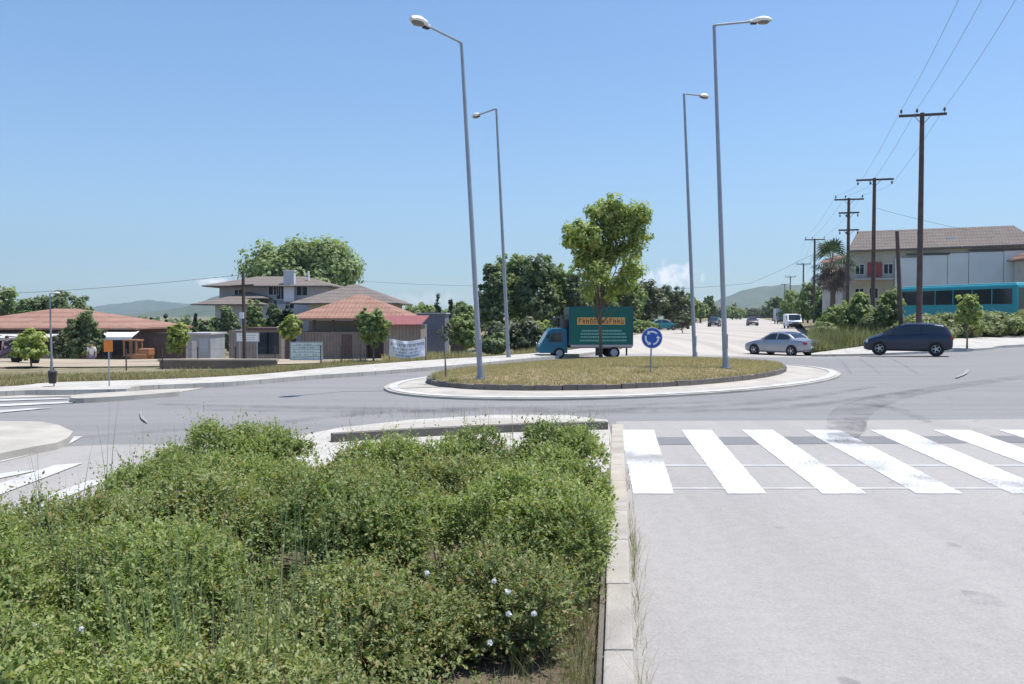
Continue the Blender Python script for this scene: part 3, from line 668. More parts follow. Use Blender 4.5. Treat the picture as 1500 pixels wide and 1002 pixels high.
# roundabout turf
u = rng.normal(0, 1, (90000, 2)); u /= np.linalg.norm(u, axis=1)[:, None]; u *= np.sqrt(rng.random(90000))[:, None] * .985
p3 = np.array([island_point(a, b) for a, b in u]); hgt = rng.uniform(.02, .055, len(p3)) * (1 + 1.2 * (np.hypot(u[:, 0], u[:, 1]) > .95))
blades('turf', p3, hgt, .016, L['turf'], .9, 'short dry yellow green grass covering the roundabout mound', 'grass', 1)
# rough verge growth, far left
pts = []; hs = []
def in_verge(px):
    xs = [a for a, b in pb]; ys = [b for a, b in pb]; return float(np.interp(px, xs, ys))
for _ in range(42000):
    px = rng.uniform(-40, 880); yb = in_verge(px); Y0 = P(px, yb, .1).y; Yd = Y0 + .15 + rng.random() ** 1.3 * (2.6 if px < 560 else 10); x = (px - 750) / F * Yd
    pts.append((x, Yd, gleft(x, Yd) - .02)); hs.append((.6 if px < 560 else 1) * rng.uniform(.05, .22 + .16 * (math.sin(x * 1.7) + math.sin(x * .6 + Yd) > .4)) * (1.2 if 600 < px < 800 else 1))
blades('verge_grass', pts, np.array(hs) * .85, .035, L['turf'], .5, 'rough dry weeds on the verge behind the left pavement', 'grass', 1)
pts = []; hs = []
for _ in range(34000):
    px = rng.uniform(1185, 1560); yb = np.interp(px, [1200, 1275, 1400, 1500, 1800], [500.5, 498.5, 495.5, 491, 479]); Y0 = P(px, yb, .38).y; Yd = Y0 + .1 + rng.random() ** 1.8 * 14; x = (px - 750) / F * Yd
    if x < 18.3 + (Yd - 55) * .42 and Yd > 55: continue
    pts.append((x, Yd, .09 + gright(x, Yd) - .02)); hs.append(rng.uniform(.2, 1.0) * (.55 + .45 * math.sin(x * 1.3 + Yd)))
blades('verge_grass', pts, np.array(hs), .05, L['straw'], .5, 'tall dry weeds on the bank behind the right pavement', 'grass', 1)

# --- trees
def ld(px, Y, py_top, ph, pw, gz, n=1): pass
def crown(px, Y, y_top, y_bot, px0, px1, gz, nl=7, depth=1.0, seed=0):
    """ellipsoid lobes filling the photo box of a crown standing at distance Y; returned relative to base"""
    rd = random.Random(seed); bush = depth > 1.05; e_ = .05 * (px1 - px0); px0 -= e_; px1 += e_; c = (px0 + px1) / 2; top = H + (462 - y_top) / F * Y - gz; bot = max(.1, H + (462 - y_bot) / F * Y - gz)
    wd = (px1 - px0) / F * Y; hh = top - bot; x0 = (px - 750) / F * Y; xc = (c - 750) / F * Y - x0; L_ = []
    L_.append((xc, 0, bot + hh * .5, wd * .33, wd * .33 * depth, hh * .40))
    for i in range(nl):
        a = 2 * math.pi * i / nl + rd.uniform(-.3, .3); v = rd.uniform(.10, .66) if bush else rd.uniform(.25, .78)
        rx = wd * rd.uniform(.15, .24); k = 1 if bush else math.sin(math.pi * min(.95, max(.12, v))) ** .6
        L_.append((xc + math.cos(a) * (wd / 2 - rx) * k, math.sin(a) * wd * .3 * depth, bot + hh * v, rx, rx * depth, hh * rd.uniform(.16, .24)))
    for i in range(max(2, nl // 3)):
        rx = wd * rd.uniform(.14, .2); L_.append((xc + rd.uniform(-.22, .22) * wd, rd.uniform(-.15, .15) * wd, top - hh * .18, rx, rx, hh * .17))
    return (x0, Y, gz), L_
def ptree(name, px, Y, yt, yb, x0, x1, gz, mat, label, cat='tree', group=None, nl=7, nclump=150, per=26, leaf=.3, spread=None, tr=.14, th=None, seed=0, depth=.9, shell=.45, branches=8):
    base, lb = crown(px, Y, yt, yb, x0, x1, gz, nl, 1.15 if name == 'bush' else depth, seed); wd = (x1 - x0) / F * Y
    bot = min(l[2] - l[5] for l in lb); top = max(l[2] + l[5] for l in lb)
    return tree(name, base, lb, th or max(.4, bot + .3 * (top - bot)), tr, mat, nclump, per, spread or wd * .06, leaf, label, cat, group, shell, branches)

# tree on the roundabout
tb = Q(880, 521, 27.2); tz = island_zat(tb.x, 27.2)
def ic(px, py, Y=27.2): q = Q(px, py, Y); return (q.x - tb.x, Y - 27.2, q.z - tz)
il = []
for (px, py, rx, rz) in [(868, 350, .60, .62), (905, 330, .55, .62), (928, 320, .45, .5), (848, 345, .5, .4), (885, 315, .55, .5), (900, 300, .38, .32), (935, 345, .4, .5), (880, 375, .55, .42), (925, 395, .4, .38), (912, 415, .35, .32), (862, 405, .25, .35), (838, 352, .35, .22), (945, 312, .22, .28), (895, 430, .35, .2), (878, 400, .36, .38), (890, 370, .55, .45), (855, 378, .4, .4), (862, 425, .2, .25), (925, 365, .38, .35)]:
    c = ic(px, py, 27.2 + random.uniform(-.7, .7)); il.append((c[0], c[1], c[2], rx, rx * 1.05, rz))
tree('plane_tree', (tb.x, 27.2, tz), il, 1.75, .055, L['lime'], 560, 26, .13, .12, 'young bright green tree with a bare trunk standing on the grass roundabout', 'tree', None, .15, 15)

# left background
ptree('broadleaf_tree', 15, 95, 412, 480, -60, 25, -1.9, L['mid'], 'tall pale green tree at the left edge above the red roofed cafe', seed=1, leaf=.42, nclump=190)
for i, (px, x0, x1, yt, lab) in enumerate([(78, 28, 92, 436, 'round dark tree rising behind the left end of the red roof'), (104, 70, 132, 428, 'highest round dark tree behind the red roof'), (45, 18, 62, 440, 'small tree between the left edge tree and the street lamp')]):
    ptree('broadleaf_tree', px, 92, yt, 478, x0, x1, -1.9, L['dark'] if i < 2 else L['mid'], lab, group='trees behind the red roofed cafe', seed=3 + i, leaf=.36, nclump=170)
ptree('young_tree', 45, 26.5, 481, 532, 20, 70, 0, L['lime'], 'young light green tree in front of the cafe terrace left of the street lamp', nl=6, nclump=120, per=22, leaf=.10, tr=.03, th=.5, seed=8, group='young street trees along the left verge')
ptree('broadleaf_tree', 122, 55, 456, 533, 100, 148, -1.75, L['dark'], 'dark narrow tree hiding the middle of the cafe front', nl=8, nclump=230, per=28, leaf=.21, tr=.06, seed=9)
ptree('broadleaf_tree', 92, 56, 486, 533, 78, 108, -1.75, L['olive'], 'dull green bush between the street lamp and the dark narrow tree', 'bush', nl=5, nclump=110, per=22, leaf=.16, tr=.04, seed=31)
ptree('young_tree', 260, 30, 471, 522, 245, 275, -.1, L['lime'], 'young light green tree beside the pale grey shed', nl=6, nclump=130, per=24, leaf=.12, tr=.03, th=.7, seed=10, group='young street trees along the left verge')
ptree('young_tree', 547, 30, 452, 512, 522, 568, 0, L['mid'], 'young mid green tree in front of the barn with a thin trunk', nl=7, nclump=150, per=24, leaf=.13, tr=.035, th=.9, seed=12, group='young street trees along the left verge')
ptree('young_tree', 424, 46, 462, 500, 410, 440, -.9, L['lime'], 'yellow green tree at the left corner of the barn', nl=6, nclump=130, per=24, leaf=.2, tr=.06, seed=13)
ptree('young_tree', 653, 20.5, 472, 508, 641, 664, .05, L['olive'], 'thin sparse sapling tied to a stake at the left tip of the roundabout', 'sapling', nl=4, nclump=30, per=14, leaf=.055, tr=.014, th=1.45, seed=14)
ptree('broadleaf_tree', 680, 36, 458, 512, 660, 700, -.2, L['mid'], 'dense bright green small tree just left of the nearest left lamp post', nl=7, nclump=200, per=26, leaf=.17, tr=.05, seed=15)
# big poplar-like tree behind the grey house
base, lb = crown(440, 150, 352, 470, 362, 522, -2, 12, .8, 21)
tree('broadleaf_tree', base, lb, 7, .45, L['mid'], 900, 34, 1.15, .75, 'large wide spreading tree towering behind the grey two storey house', 'tree', None, .4, 12)
# conifers and trees in front of the big house
for i, (px, x0, x1, yt, yb, sp, lab) in enumerate([(402, 388, 414, 442, 520, 'dark', 'dark tree just right of the wooden pole crossarm in front of the grey house'), (340, 318, 352, 446, 522, 'dark', 'dark tree left of the wooden pole below the grey house'), (372, 358, 388, 436, 518, 'mid', 'green tree directly behind the wooden pole'), (322, 306, 338, 462, 522, 'dark', 'low dark tree beside the pale grey shed roof'), (300, 284, 312, 470, 520, 'dark', 'small dark tree behind the pale grey shed'), (418, 405, 432, 448, 515, 'conifer', 'bluish dark tree near the left corner of the barn roof')]):
    ptree('garden_tree', px, 78, yt, yb, x0, x1, -2, L[sp], lab, group='garden trees before the grey house', nl=6, nclump=150, per=24, leaf=.28, tr=.1, seed=40 + i)
def cypress(px, Y, yt, yb, wpx, gz, lab, grp):
    top = H + (462 - yt) / F * Y - gz; wd = wpx / F * Y / 2; lb = [(0, 0, top * (.12 + .8 * k / 7), wd * (1 - .75 * (k / 7) ** 1.6) * random.uniform(.85, 1.1), wd * (1 - .75 * (k / 7) ** 1.6), top * .11) for k in range(8)]
    tree('cypress', ((px - 750) / F * Y, Y, gz), lb, top * .5, .12, L['conifer'], 150, 22, wd * .28, .26, lab, 'tree', grp, .4, 4)
cypress(641, 95, 433, 470, 13, -1.5, 'taller pointed cypress left of the nearest left lamp post', 'cypresses right of the barn')
cypress(660, 95, 437, 470, 10, -1.5, 'shorter cypress closest to the nearest left lamp post', 'cypresses right of the barn')
for i, (px, yt, wp, lab) in enumerate([(243, 463, 9, 'cypress just left of the young tree by the pale grey shed'), (221, 466, 10, 'small cypress above the right end of the cafe awning'), (286, 462, 8, 'pointed cypress above the pale grey shed'), (403, 436, 9, 'cypress before the chimney of the grey house'), (428, 440, 9, 'cypress before the dark windows of the grey house'), (458, 440, 10, 'cypress at the left end of the red barn roof')]):
    cypress(px, 85, yt, 515, wp, -2, lab, 'thin cypresses in the gardens')
for i, (px, x0, x1, yt, lab) in enumerate([(622, 604, 640, 448, 'low green tree behind the right end of the barn'), (676, 660, 700, 443, 'round tree behind the shorter cypress')]):
    ptree('broadleaf_tree', px, 120, yt, 480, x0, x1, -1.5, L['mid'], lab, group='low trees right of the barn', nl=6, nclump=140, per=22, leaf=.42, tr=.15, seed=50 + i)
# tall row behind the lamp posts
row = [(722, 700, 748, 388, 'dark', 'dark tree at the left end of the tall row, behind the left lamp posts'), (750, 722, 782, 374, 'mid', 'tall green tree behind the second left lamp post'), (785, 758, 818, 373, 'dark', 'tallest dark tree in the middle of the tall row'), (818, 795, 845, 385, 'mid', 'green tree in the tall row above the truck cab'), (845, 826, 868, 398, 'dark', 'dark tree in the tall row partly behind the roundabout tree')]
for i, (px, x0, x1, yt, mt, lab) in enumerate(row):
    ptree('broadleaf_tree', px, 80 + 3 * (i % 2), yt, 500, x0, x1, -.6, L[mt], lab, group='tall row of trees beyond the roundabout', nl=9, nclump=330, per=28, leaf=.32, tr=.2, seed=60 + i, shell=.35)
row = [(880, 855, 905, 402, 'mid', 'green tree right behind the roundabout tree crown'), (915, 885, 945, 404, 'mid', 'green tree above the rear of the truck box'), (948, 920, 975, 410, 'olive', 'dusty green tree above the round blue sign'), (985, 960, 1012, 418, 'olive', 'dusty green tree left of the far right lamp post'), (1008, 992, 1022, 430, 'mid', 'smaller green tree at the right end of the row by the lamp post')]
for i, (px, x0, x1, yt, mt, lab) in enumerate(row):
    ptree('broadleaf_tree', px, 92 + 4 * i, yt, 482, x0, x1, 0, L[mt], lab, group='roadside trees left of the far road', nl=8, nclump=270, per=26, leaf=.36, tr=.16, seed=70 + i, shell=.35)
for i, (px, x0, x1, yt, Yd, mt, lab) in enumerate([(1026, 1014, 1038, 441, 190, 'mid', 'far green tree just right of the right hand row, between the two right lamp posts'), (1038, 1029, 1048, 434, 210, 'dark', 'far dark pointed tree close left of the nearest right lamp post'), (1073, 1060, 1090, 449, 330, 'mid', 'distant tree beside the far road right of the nearest right lamp post'), (1132, 1120, 1146, 432, 260, 'dark', 'distant dark tree above the far lorry'), (1096, 1086, 1118, 452, 420, 'olive', 'distant scrubby tree at the end of the road')]):
    ptree('broadleaf_tree', px, Yd, yt, 468, x0, x1, 0, L[mt], lab, group='distant trees along the far road', nl=6, nclump=150, per=20, leaf=.7, tr=.2, seed=80 + i)
# scrub in front of the tall row
for i, (px, x0, x1, yt, yb, Yd, mt, lab) in enumerate([(735, 702, 770, 470, 516, 47, 'olive', 'wide scrubby bush between the two left lamp posts'), (775, 752, 800, 466, 516, 46, 'olive', 'dusty bush right of the second left lamp post'), (792, 776, 812, 470, 505, 48, 'lime', 'bright bush just behind the truck cab'), (725, 705, 745, 488, 520, 43, 'dark', 'dark low bush at the foot of the lamp posts')]):
    ptree('bush', px, Yd, yt, yb, x0, x1, -.3, L[mt], lab, 'bush', 'scrub beyond the left lamp posts', nl=7, nclump=190, per=24, leaf=.2, tr=.05, th=.5, seed=90 + i)
for i, (px, x0, x1, yt, yb, mt, lab) in enumerate([(935, 920, 960, 470, 486, 'mid', 'low bush at the rear of the truck box'), (1000, 988, 1016, 462, 480, 'olive', 'low bush behind the far right lamp post')]):
    ptree('bush', px, 82, yt, yb, x0, x1, 0, L[mt], lab, 'bush', 'low bushes beside the far road', nl=6, nclump=110, per=20, leaf=.28, tr=.05, th=.4, seed=97 + i)
# right side
row = [(1160, 1143, 1182, 424, 170, 'mid', 'green tree left of the leaning far power pole on the right'), (1183, 1164, 1206, 414, 125, 'mid', 'green tree in front of the fourth power pole'), (1205, 1190, 1222, 424, 100, 'dark', 'dark tree directly left of the palm')]
for i, (px, x0, x1, yt, Yd, mt, lab) in enumerate(row):
    ptree('broadleaf_tree', px, Yd, yt, 482, x0, x1, 0, L[mt], lab, group='trees right of the far road', nl=7, nclump=220, per=24, leaf=.36, tr=.16, seed=110 + i, shell=.35)
for i, (px, x0, x1, yt, yb, Yd, mt, lab) in enumerate([(1222, 1200, 1245, 448, 500, 58, 'mid', 'leafy bush below the palm'), (1252, 1232, 1276, 428, 500, 56, 'mid', 'green bush between the palm and the second power pole'), (1302, 1284, 1320, 422, 488, 53, 'mid', 'tall dark green bush left of the turquoise coach'), (1272, 1258, 1290, 458, 497, 54, 'hedge', 'dusty bush at the foot of the second power pole'), (1210, 1196, 1226, 474, 500, 55, 'hedge', 'low dusty bush at the left tip of the right bank'),
      (1350, 1312, 1385, 463, 500, 50, 'hedge', 'dusty hedge bush behind the dark hatchback roof'), (1392, 1358, 1432, 461, 499, 52, 'hedge', 'dusty hedge bush below the coach windows'), (1452, 1412, 1490, 458, 497, 54, 'hedge', 'dusty hedge bush right of the light green sapling'), (1490, 1460, 1560, 456, 496, 56, 'hedge', 'dusty hedge bush at the right edge of the photo')]):
    ptree('bush', px, Yd, yt, yb, x0, x1, .45, L[mt], lab, 'bush', 'bushes on the right hand bank', nl=9, nclump=300, per=24, leaf=.2, tr=.05, th=.6, seed=120 + i)
ptree('young_tree', 1417, 43, 430, 482, 1400, 1436, .2, L['lime'], 'light green sapling in front of the turquoise coach', 'tree', nl=6, nclump=120, per=24, leaf=.17, tr=.04, th=1.2, seed=140)
def palm():
    b = Q(1218, 470, 82); r = empty('palm_tree', (b.x, 82, .1), 0, 'shaggy fan palm with brown hanging dead fronds beside the third power pole', 'palm tree')
    top = H + (462 - 385) / F * 82 - .1; mb = MB(); mb.tube([(0, 0, 0), (.1, 0, top * .5), (0, 0, top)], [.3, .25, .22], 10); mb.build('trunk', M['bark'], r, smooth='all')
    def fan(el, az, ln, sz):
        d = Vector((math.cos(az) * math.cos(el), math.sin(az) * math.cos(el), math.sin(el))); c = Vector((0, 0, top)) + d * ln; V = []
        side = d.cross(Vector((0, 0, 1))).normalized(); up = side.cross(d)
        for k in range(15):
            a = (k - 7) / 7 * 1.9; e = (d * math.cos(a) + side * math.sin(a)).normalized(); droop = Vector((0, 0, -.25 * abs(math.sin(a)) - .1)) * sz
            wv = up.cross(e).normalized() * sz * .045; m_ = c + e * sz * .55
            V += [c, m_ + wv, c + e * sz + droop, m_ - wv]
        return V
    G = []; D_ = []; st = MB()
    for i in range(30):
        az = random.uniform(0, 6.28); el = random.uniform(-.5, 1.4); ln = random.uniform(.9, 1.5); ln *= 1.15; G += fan(el, az, ln, random.uniform(1.05, 1.5))
        d = Vector((math.cos(az) * math.cos(el), math.sin(az) * math.cos(el), math.sin(el))); st.tube([(0, 0, top), Vector((0, 0, top)) + d * ln], .02, 4, False)
    for i in range(46): D_ += [v - Vector((0, 0, random.uniform(0, .05))) for v in fan(random.uniform(-1.45, -.6), random.uniform(0, 6.28), random.uniform(.5, 2.4), random.uniform(.8, 1.3))]
    npmesh('green_fronds', [tuple(v) for v in G], 4, leaf_mat('green_palm_leaf', [(.035, .06, .03), (.06, .10, .045), (.10, .15, .07)], .12), r); npmesh('dead_fronds', [tuple(v) for v in D_], 4, leaf_mat('dead_palm_leaf', [(.13, .09, .07), (.2, .15, .11), (.1, .07, .06)], .15), r)
    st.build('frond_stalks', M['bark'], r)
palm()
# distant continuous woodland line
def woodline(name, x0, x1, Y, yt, yb, mat, n, leaf, label, gz):
    px = rng.uniform(x0, x1, n); prof = yt + 4 * np.sin(px * .11) + 3 * np.sin(px * .29 + 1) + 2 * np.sin(px * .7)
    py = prof + (yb - prof) * rng.random(n) ** 1.2; Yd = Y + rng.uniform(-8, 8, n)
    c = np.stack([(px - 750) / F * Yd, Yd, H + (462 - py) / F * Yd], 1)
    o = npmesh(name, leaves(c, np.tile([0, -.4, .8], (n, 1)), leaf, .8, jitter=.6), 4, mat); tag(o, label, 'woodland', None, 'stuff')
woodline('woodland', 560, 720, 240, 452, 478, L['mid'], 9000, 1.3, 'low far woodland seen between the barn and the tall tree row', -1)
woodline('woodland', 1010, 1260, 520, 453, 466, L['olive'], 11000, 2.2, 'far blurred woodland behind the far road', 0)
woodline('woodland', 120, 420, 210, 470, 500, L['dark'], 12000, 1.1, 'dark far woodland below the blue hills', -1)

# ------------------------------------------------------------------ hills
def hill(name, prof, Y, depth, m):
    """ridge line given in photo pixels at distance Y, sloping down both ways"""
    xs = np.array([p[0] for p in prof], float); ys = np.array([p[1] for p in prof], float); n = 90
    px = np.linspace(xs[0], xs[-1], n); hz = np.maximum(0, (462 - np.interp(px, xs, ys)) / F * Y + H); X = (px - 750) / F * Y
    hz = hz + np.array([1.2 * math.sin(i * 1.3) + 2 * math.sin(i * .37) for i in range(n)]) * (Y / 3000) * (hz > 8)
    vs = []; fs = []; rows = [(-1, 0), (-.75, .18), (-.5, .45), (-.25, .78), (0, 1), (.4, .7), (1, 0)]
    for k, (dd, hh) in enumerate(rows):
        for i in range(n):
            j = (math.sin(i * .9 + k * 2.1) + math.sin(i * .37 + k)) * .06 * hh * (1 - hh) * 4
            vs.append((X[i] * (1 + dd * depth / Y), Y + dd * depth, -3 + (hz[i] + 3) * max(0, hh + j)))
    for k in range(len(rows) - 1):
        for i in range(n - 1): a = k * n + i; fs.append((a, a + 1, a + n + 1, a + n))
    tag(MB().add(vs, fs).build(name, m, smooth='all'), kind='structure')
HM = meadow('scrub_hillside', (.05, .075, .04), (.09, .11, .06), (.17, .16, .11), .006, .02)
hill('hills', [(60, 462), (130, 452), (170, 444.5), (215, 440), (250, 441.5), (290, 448), (330, 452), (420, 462)], 5200, 1200, HM)
hill('hills', [(120, 463), (190, 460), (250, 454), (290, 444), (325, 432), (380, 424), (430, 428), (520, 446), (600, 463)], 2600, 600, HM)
hill('hills', [(960, 463), (1020, 452), (1060, 436), (1095, 424), (1120, 419), (1150, 416), (1190, 420), (1260, 430), (1400, 446), (1500, 462)], 3300, 800, HM)
hill('hills', [(600, 463), (680, 458), (760, 455), (900, 456), (1000, 459), (1060, 463)], 5600, 900, HM)

# ------------------------------------------------------------------ street furniture
def street_lamp(base, top, arm, r0, label, grp='tall street lamps around the roundabout', hs_=.85):
    o = empty('street_lamp', base, 0, label, 'street lamp', grp); b = Vector(base); t = Vector(top) - b; a = Vector(arm)
    MB().tube([(0, 0, -.05), t * .5, t], [r0, r0 * .8, r0 * .55], 14).build('pole', M['galv'], o, smooth=True)
    fp = MB(); fp.box(-r0 * 1.7, r0 * 1.7, -r0 * 1.7, r0 * 1.7, -.02, .035); fp.tube([(0, 0, 0), (0, 0, .32)], [r0 * 1.35, r0 * 1.1], 12)
    for sx in (-1, 1):
        for sy in (-1, 1): fp.tube([(sx * r0 * 1.4, sy * r0 * 1.4, .03), (sx * r0 * 1.4, sy * r0 * 1.4, .07)], .012, 6)
    fp.build('base_plate', M['galv'], o)
    dr = MB(); dr.box(-r0 * .5, r0 * .5, -r0 - .006, -r0 + .02, .55, .95); dr.build('service_door', M['galv'], o, bevel=.006)
    e = t + a
    MB().tube([t + Vector((0, 0, -.06)), t + Vector((0, 0, .0)), t + a * .08 + Vector((0, 0, .02)), e], [r0 * .6, r0 * .55, r0 * .42, r0 * .38], 10).build('arm', M['galv'], o, smooth=True)
    d = Vector((a.x, a.y, 0)).normalized(); Mx = Matrix.Translation(e) @ Matrix(((d.x, -d.y, 0, 0), (d.y, d.x, 0, 0), (0, 0, 1, 0), (0, 0, 0, 1))) @ Matrix.Scale(hs_, 4)
    hs = MB(); n = 12; vs = []   # tapered cowl: rear body + domed front
    prof = [(-.06, .05, -.05, .05), (.05, .08, -.07, .08), (.14, .15, -.03, .13), (.35, .18, -.02, .17), (.52, .15, -.01, .14), (.62, .06, .0, .08)]
    for x, wd, zb, zt in prof:
        for k in range(n):
            an = 2 * math.pi * k / n; z = math.sin(an); vs.append(Mx @ Vector((x, math.cos(an) * wd, (zt if z > 0 else -zb) * z)))
    hs.add(vs, [(i * n + k, i * n + (k + 1) % n, (i + 1) * n + (k + 1) % n, (i + 1) * n + k) for i in range(len(prof) - 1) for k in range(n)] + [tuple(range(n)), tuple(range(len(vs) - 1, len(vs) - n - 1, -1))])
    head = hs.build('lamp_head', M['white'], o, smooth='all')
    MB().lathe([(.02, -.075), (.11, -.06), (.145, -.012), (.14, .0)], 16, Mx @ Matrix.Translation((.37, 0, -.01)) @ Matrix.Diagonal((1.35, 1, 1, 1))).build('lens', plain('smoky_lens', (.16, .15, .12), .25), head, smooth='all')
    MB().box(-.03, .16, -.06, .06, -.085, -.045, Mx).build('gear_cover', M['black'], head, bevel=.01)
    return o
def lamp_px(bx, by, bz, tx, ty, Y, arm, r0, label):
    b = Q(bx, by, Y); b.z = bz; t = Q(tx, ty, Y); return street_lamp(b, t, arm, r0, label)
b1 = Q(704, 555, 19.8); lamp_px(704, 555, island_zat(b1.x, b1.y), 676, 64, 19.8, (-.70, -.9, .10), .068, 'nearest left tall grey street lamp, leaning left on the roundabout grass')
lamp_px(745, 528, 0, 727, 160, 32.5, (-.72, 1.4, .12), .075, 'tall grey street lamp behind the roundabout, second from the left')
lamp_px(1018, 521, 0, 1002, 138, 32.5, (.85, .9, .18), .08, 'tall grey street lamp behind the roundabout on the right, its head touching the next post')
b4 = Q(1063, 540, 22.9); lamp_px(1063, 540, island_zat(b4.x, b4.y), 1046, 38, 22.9, (1.0, -.05, .10), .075, 'tallest grey street lamp, at the right end of the roundabout grass with a level arm')
def small_lamp():
    b = Q(76, 556, 24); b.z = .1; t = Q(73, 431, 24); o = street_lamp(b, t, (.1, 0, .02), .035, 'short pale street lamp standing by the litter bin at the left', None, .32)
    o['category'] = 'street lamp'
small_lamp()
def sign():
    Y = 21.1; b = Q(953, 545, Y); z0 = island_zat(b.x, Y); c = Q(954.5, 495, Y); rr = 15.5 / F * Y
    o = empty('roundabout_sign', (b.x, Y, z0), 0, 'round blue roundabout sign with three white arrows on a thin post', 'traffic sign')
    MB().tube([(0, 0, -.05), (.02, 0, c.z - z0 + rr * .6)], .022, 10).build('post', M['galv'], o)
    Mx = Matrix.Translation((c.x - b.x, -.045, c.z - z0)) @ Matrix.Rotation(R(90), 4, 'X')
    MB().lathe([(rr, 0), (rr, .012)], 40, Mx).build('rim', M['white'], o)
    MB().lathe([(rr * .94, .0125), (rr * .94, .0165)], 40, Mx).build('disc', plain('sign_blue', (.012, .085, .42), .4), o)
    ar = MB()
    for k in range(3):
        a0 = R(90 + 120 * k - 50); a1 = R(90 + 120 * k + 28); n = 10; ri, ro = rr * .52, rr * .68
        vs = []
        for i in range(n + 1):
            a = a0 + (a1 - a0) * i / n; vs += [Mx @ Vector((math.cos(a) * ri, math.sin(a) * ri, .019)), Mx @ Vector((math.cos(a) * ro, math.sin(a) * ro, .019))]
        ar.add(vs, [(2 * i, 2 * i + 1, 2 * i + 3, 2 * i + 2) for i in range(n)])
        ah = a1 + R(26); ar.add([Mx @ Vector((math.cos(a1) * rr * .38, math.sin(a1) * rr * .38, .019)), Mx @ Vector((math.cos(a1) * rr * .82, math.sin(a1) * rr * .82, .019)), Mx @ Vector((math.cos(ah) * rr * .6, math.sin(ah) * rr * .6, .019))], [(0, 1, 2)])
    ar.build('arrows', M['white'], o)
    MB().box(-.03, .07, -.035, .03, c.z - z0 - .03, c.z - z0 + .0).build('clamp', M['galv'], o)
sign()
def pole(px, Y, gz, yt, label, armw=2.2, armz=-.15, up=True, second=False, lean=0):
    x = (px - 750) / F * Y; h = H + (462 - yt) / F * Y - gz
    o = empty('power_pole', (x, Y, gz), 0, label, 'utility pole', 'wooden power poles along the right side')
    MB().tube([(0, 0, -.1), (lean * .5, 0, h * .5), (lean, 0, h)], [.17, .15, .12], 10).build('pole', M['wood'], o, smooth=True)
    tops = []
    def cross(z, w_, up_):
        a = MB(); ca, sa = math.cos(R(-14)), math.sin(R(-14)); Mr = Matrix.Translation((lean, 0, z)) @ Matrix.Rotation(R(-14), 4, 'Z')
        a.box(-w_ / 2, w_ / 2, -.20, -.09, -.07, .07, Mr); arm = a.build('crossarm', M['wood'], o, bevel=.01)
        for xx in (-w_ / 2 + .12, -w_ * .12, w_ / 2 - .12):
            s = 1 if up_ else -1; i_ = MB(); i_.lathe([(.02, 0), (.02, .1), (.06, .12), (.075, .17), (.05, .2), (.07, .24), (.03, .3)], 10, Mr @ Matrix.Translation((xx, -.145, .07 * s)) @ Matrix.Diagonal((1, 1, s, 1)))
            i_.build('insulator', M['darkmetal'], arm); tops.append(Mr @ Vector((xx, -.145, .37 * s)) + Vector((x, Y, gz)))
        br = MB(); br.tube([Mr @ Vector((-.45, -.12, -.02)), Mr @ Vector((0, -.1, -.55))], .018, 5); br.tube([Mr @ Vector((.45, -.12, -.02)), Mr @ Vector((0, -.1, -.55))], .018, 5); br.build('brace', M['darkmetal'], o)
    cross(h - .15, armw, up)
    if second:
        for dz in (1.35, 2.9): cross(h - dz, armw * .7, False)
    return tops[:3]
ends = []
T = [pole(1540, 23.4, .1, -75, 'wooden power pole outside the right edge') ] if False else []
p1 = pole(1346, 48, .45, 168, 'tallest nearest wooden power pole behind the dark hatchback', 2.5)
p2 = pole(1278, 64, .4, 262, 'wooden power pole with hanging insulators, second nearest', 2.65, up=False)
p3 = pole(1241, 76, .2, 291, 'wooden power pole with three stacked crossarms right of the palm', 2.5, second=True)
p4 = pole(1192, 112, .1, 350, 'slender power pole left of the palm, fourth nearest', 2.6)
p5 = pole(1176, 160, .1, 386, 'small distant power pole above the right hand trees', 2.6)
p6 = pole(1157, 215, .1, 405, 'very distant power pole above the far lorry', 2.6)
p7 = pole(1149, 290, .1, 416, 'farthest tiny power pole on the horizon', 2.6)
near = [Vector((15.6 + dx, 26.0, 13.4)) for dx in (-1.0, -.15, 1.0)]
def cable(pts, sag, r, name, label, grp):
    mb = MB(); path = []
    for a, b in zip(pts[:-1], pts[1:]):
        a, b = Vector(a), Vector(b); n = 12; L_ = (b - a).length
        for i in range(n): t = i / n; path.append(a.lerp(b, t) - Vector((0, 0, sag * L_ / 20 * 4 * t * (1 - t))))
    path.append(Vector(pts[-1])); mb.tube(path, r, 5); o = mb.build(name, M['darkmetal']); tag(o, label, 'cable', grp); return o
nm = ['leftmost of the three overhead power wires running along the poles', 'middle of the three overhead power wires running along the poles', 'rightmost of the three overhead power wires running along the poles']
for k in range(3): cable([near[k], p1[k], p2[k], p3[k], p4[k], p5[k], p6[k], p7[k]], .22, .008, 'power_line', nm[k], 'overhead power wires')
cable([Q(1192, 372, 112), Q(1100, 415, 130), Q(950, 425, 150), Q(700, 419, 140), Q(530, 412, 128)], .1, .02, 'telephone_line', 'faint thin wire crossing the sky left of the power poles', 'thin distant wires')
cable([Q(1284, 305, 62.5), Q(1350, 322, 66), Q(1420, 337, 72)], .1, .012, 'telephone_line', 'thin wire dropping from a power pole to the grey roofed building', 'thin distant wires')
cable([Q(357, 402, 27), Q(100, 425, 27), Q(-60, 432, 27)], .12, .006, 'telephone_line', 'thin wire from the left wooden pole over the blue hills', 'thin distant wires')
def plainpole(px, Y, gz, yt, px2, r, label):
    x = (px - 750) / F * Y; t = Q(px2, yt, Y); o = empty('wooden_pole', (x, Y, gz), 0, label, 'pole')
    MB().tube([(0, 0, -.1), (t.x - x, 0, t.z - gz)], [r, r * .75], 10).build('pole', M['wood'], o, smooth=True); return o, Vector((t.x - x, 0, t.z - gz))
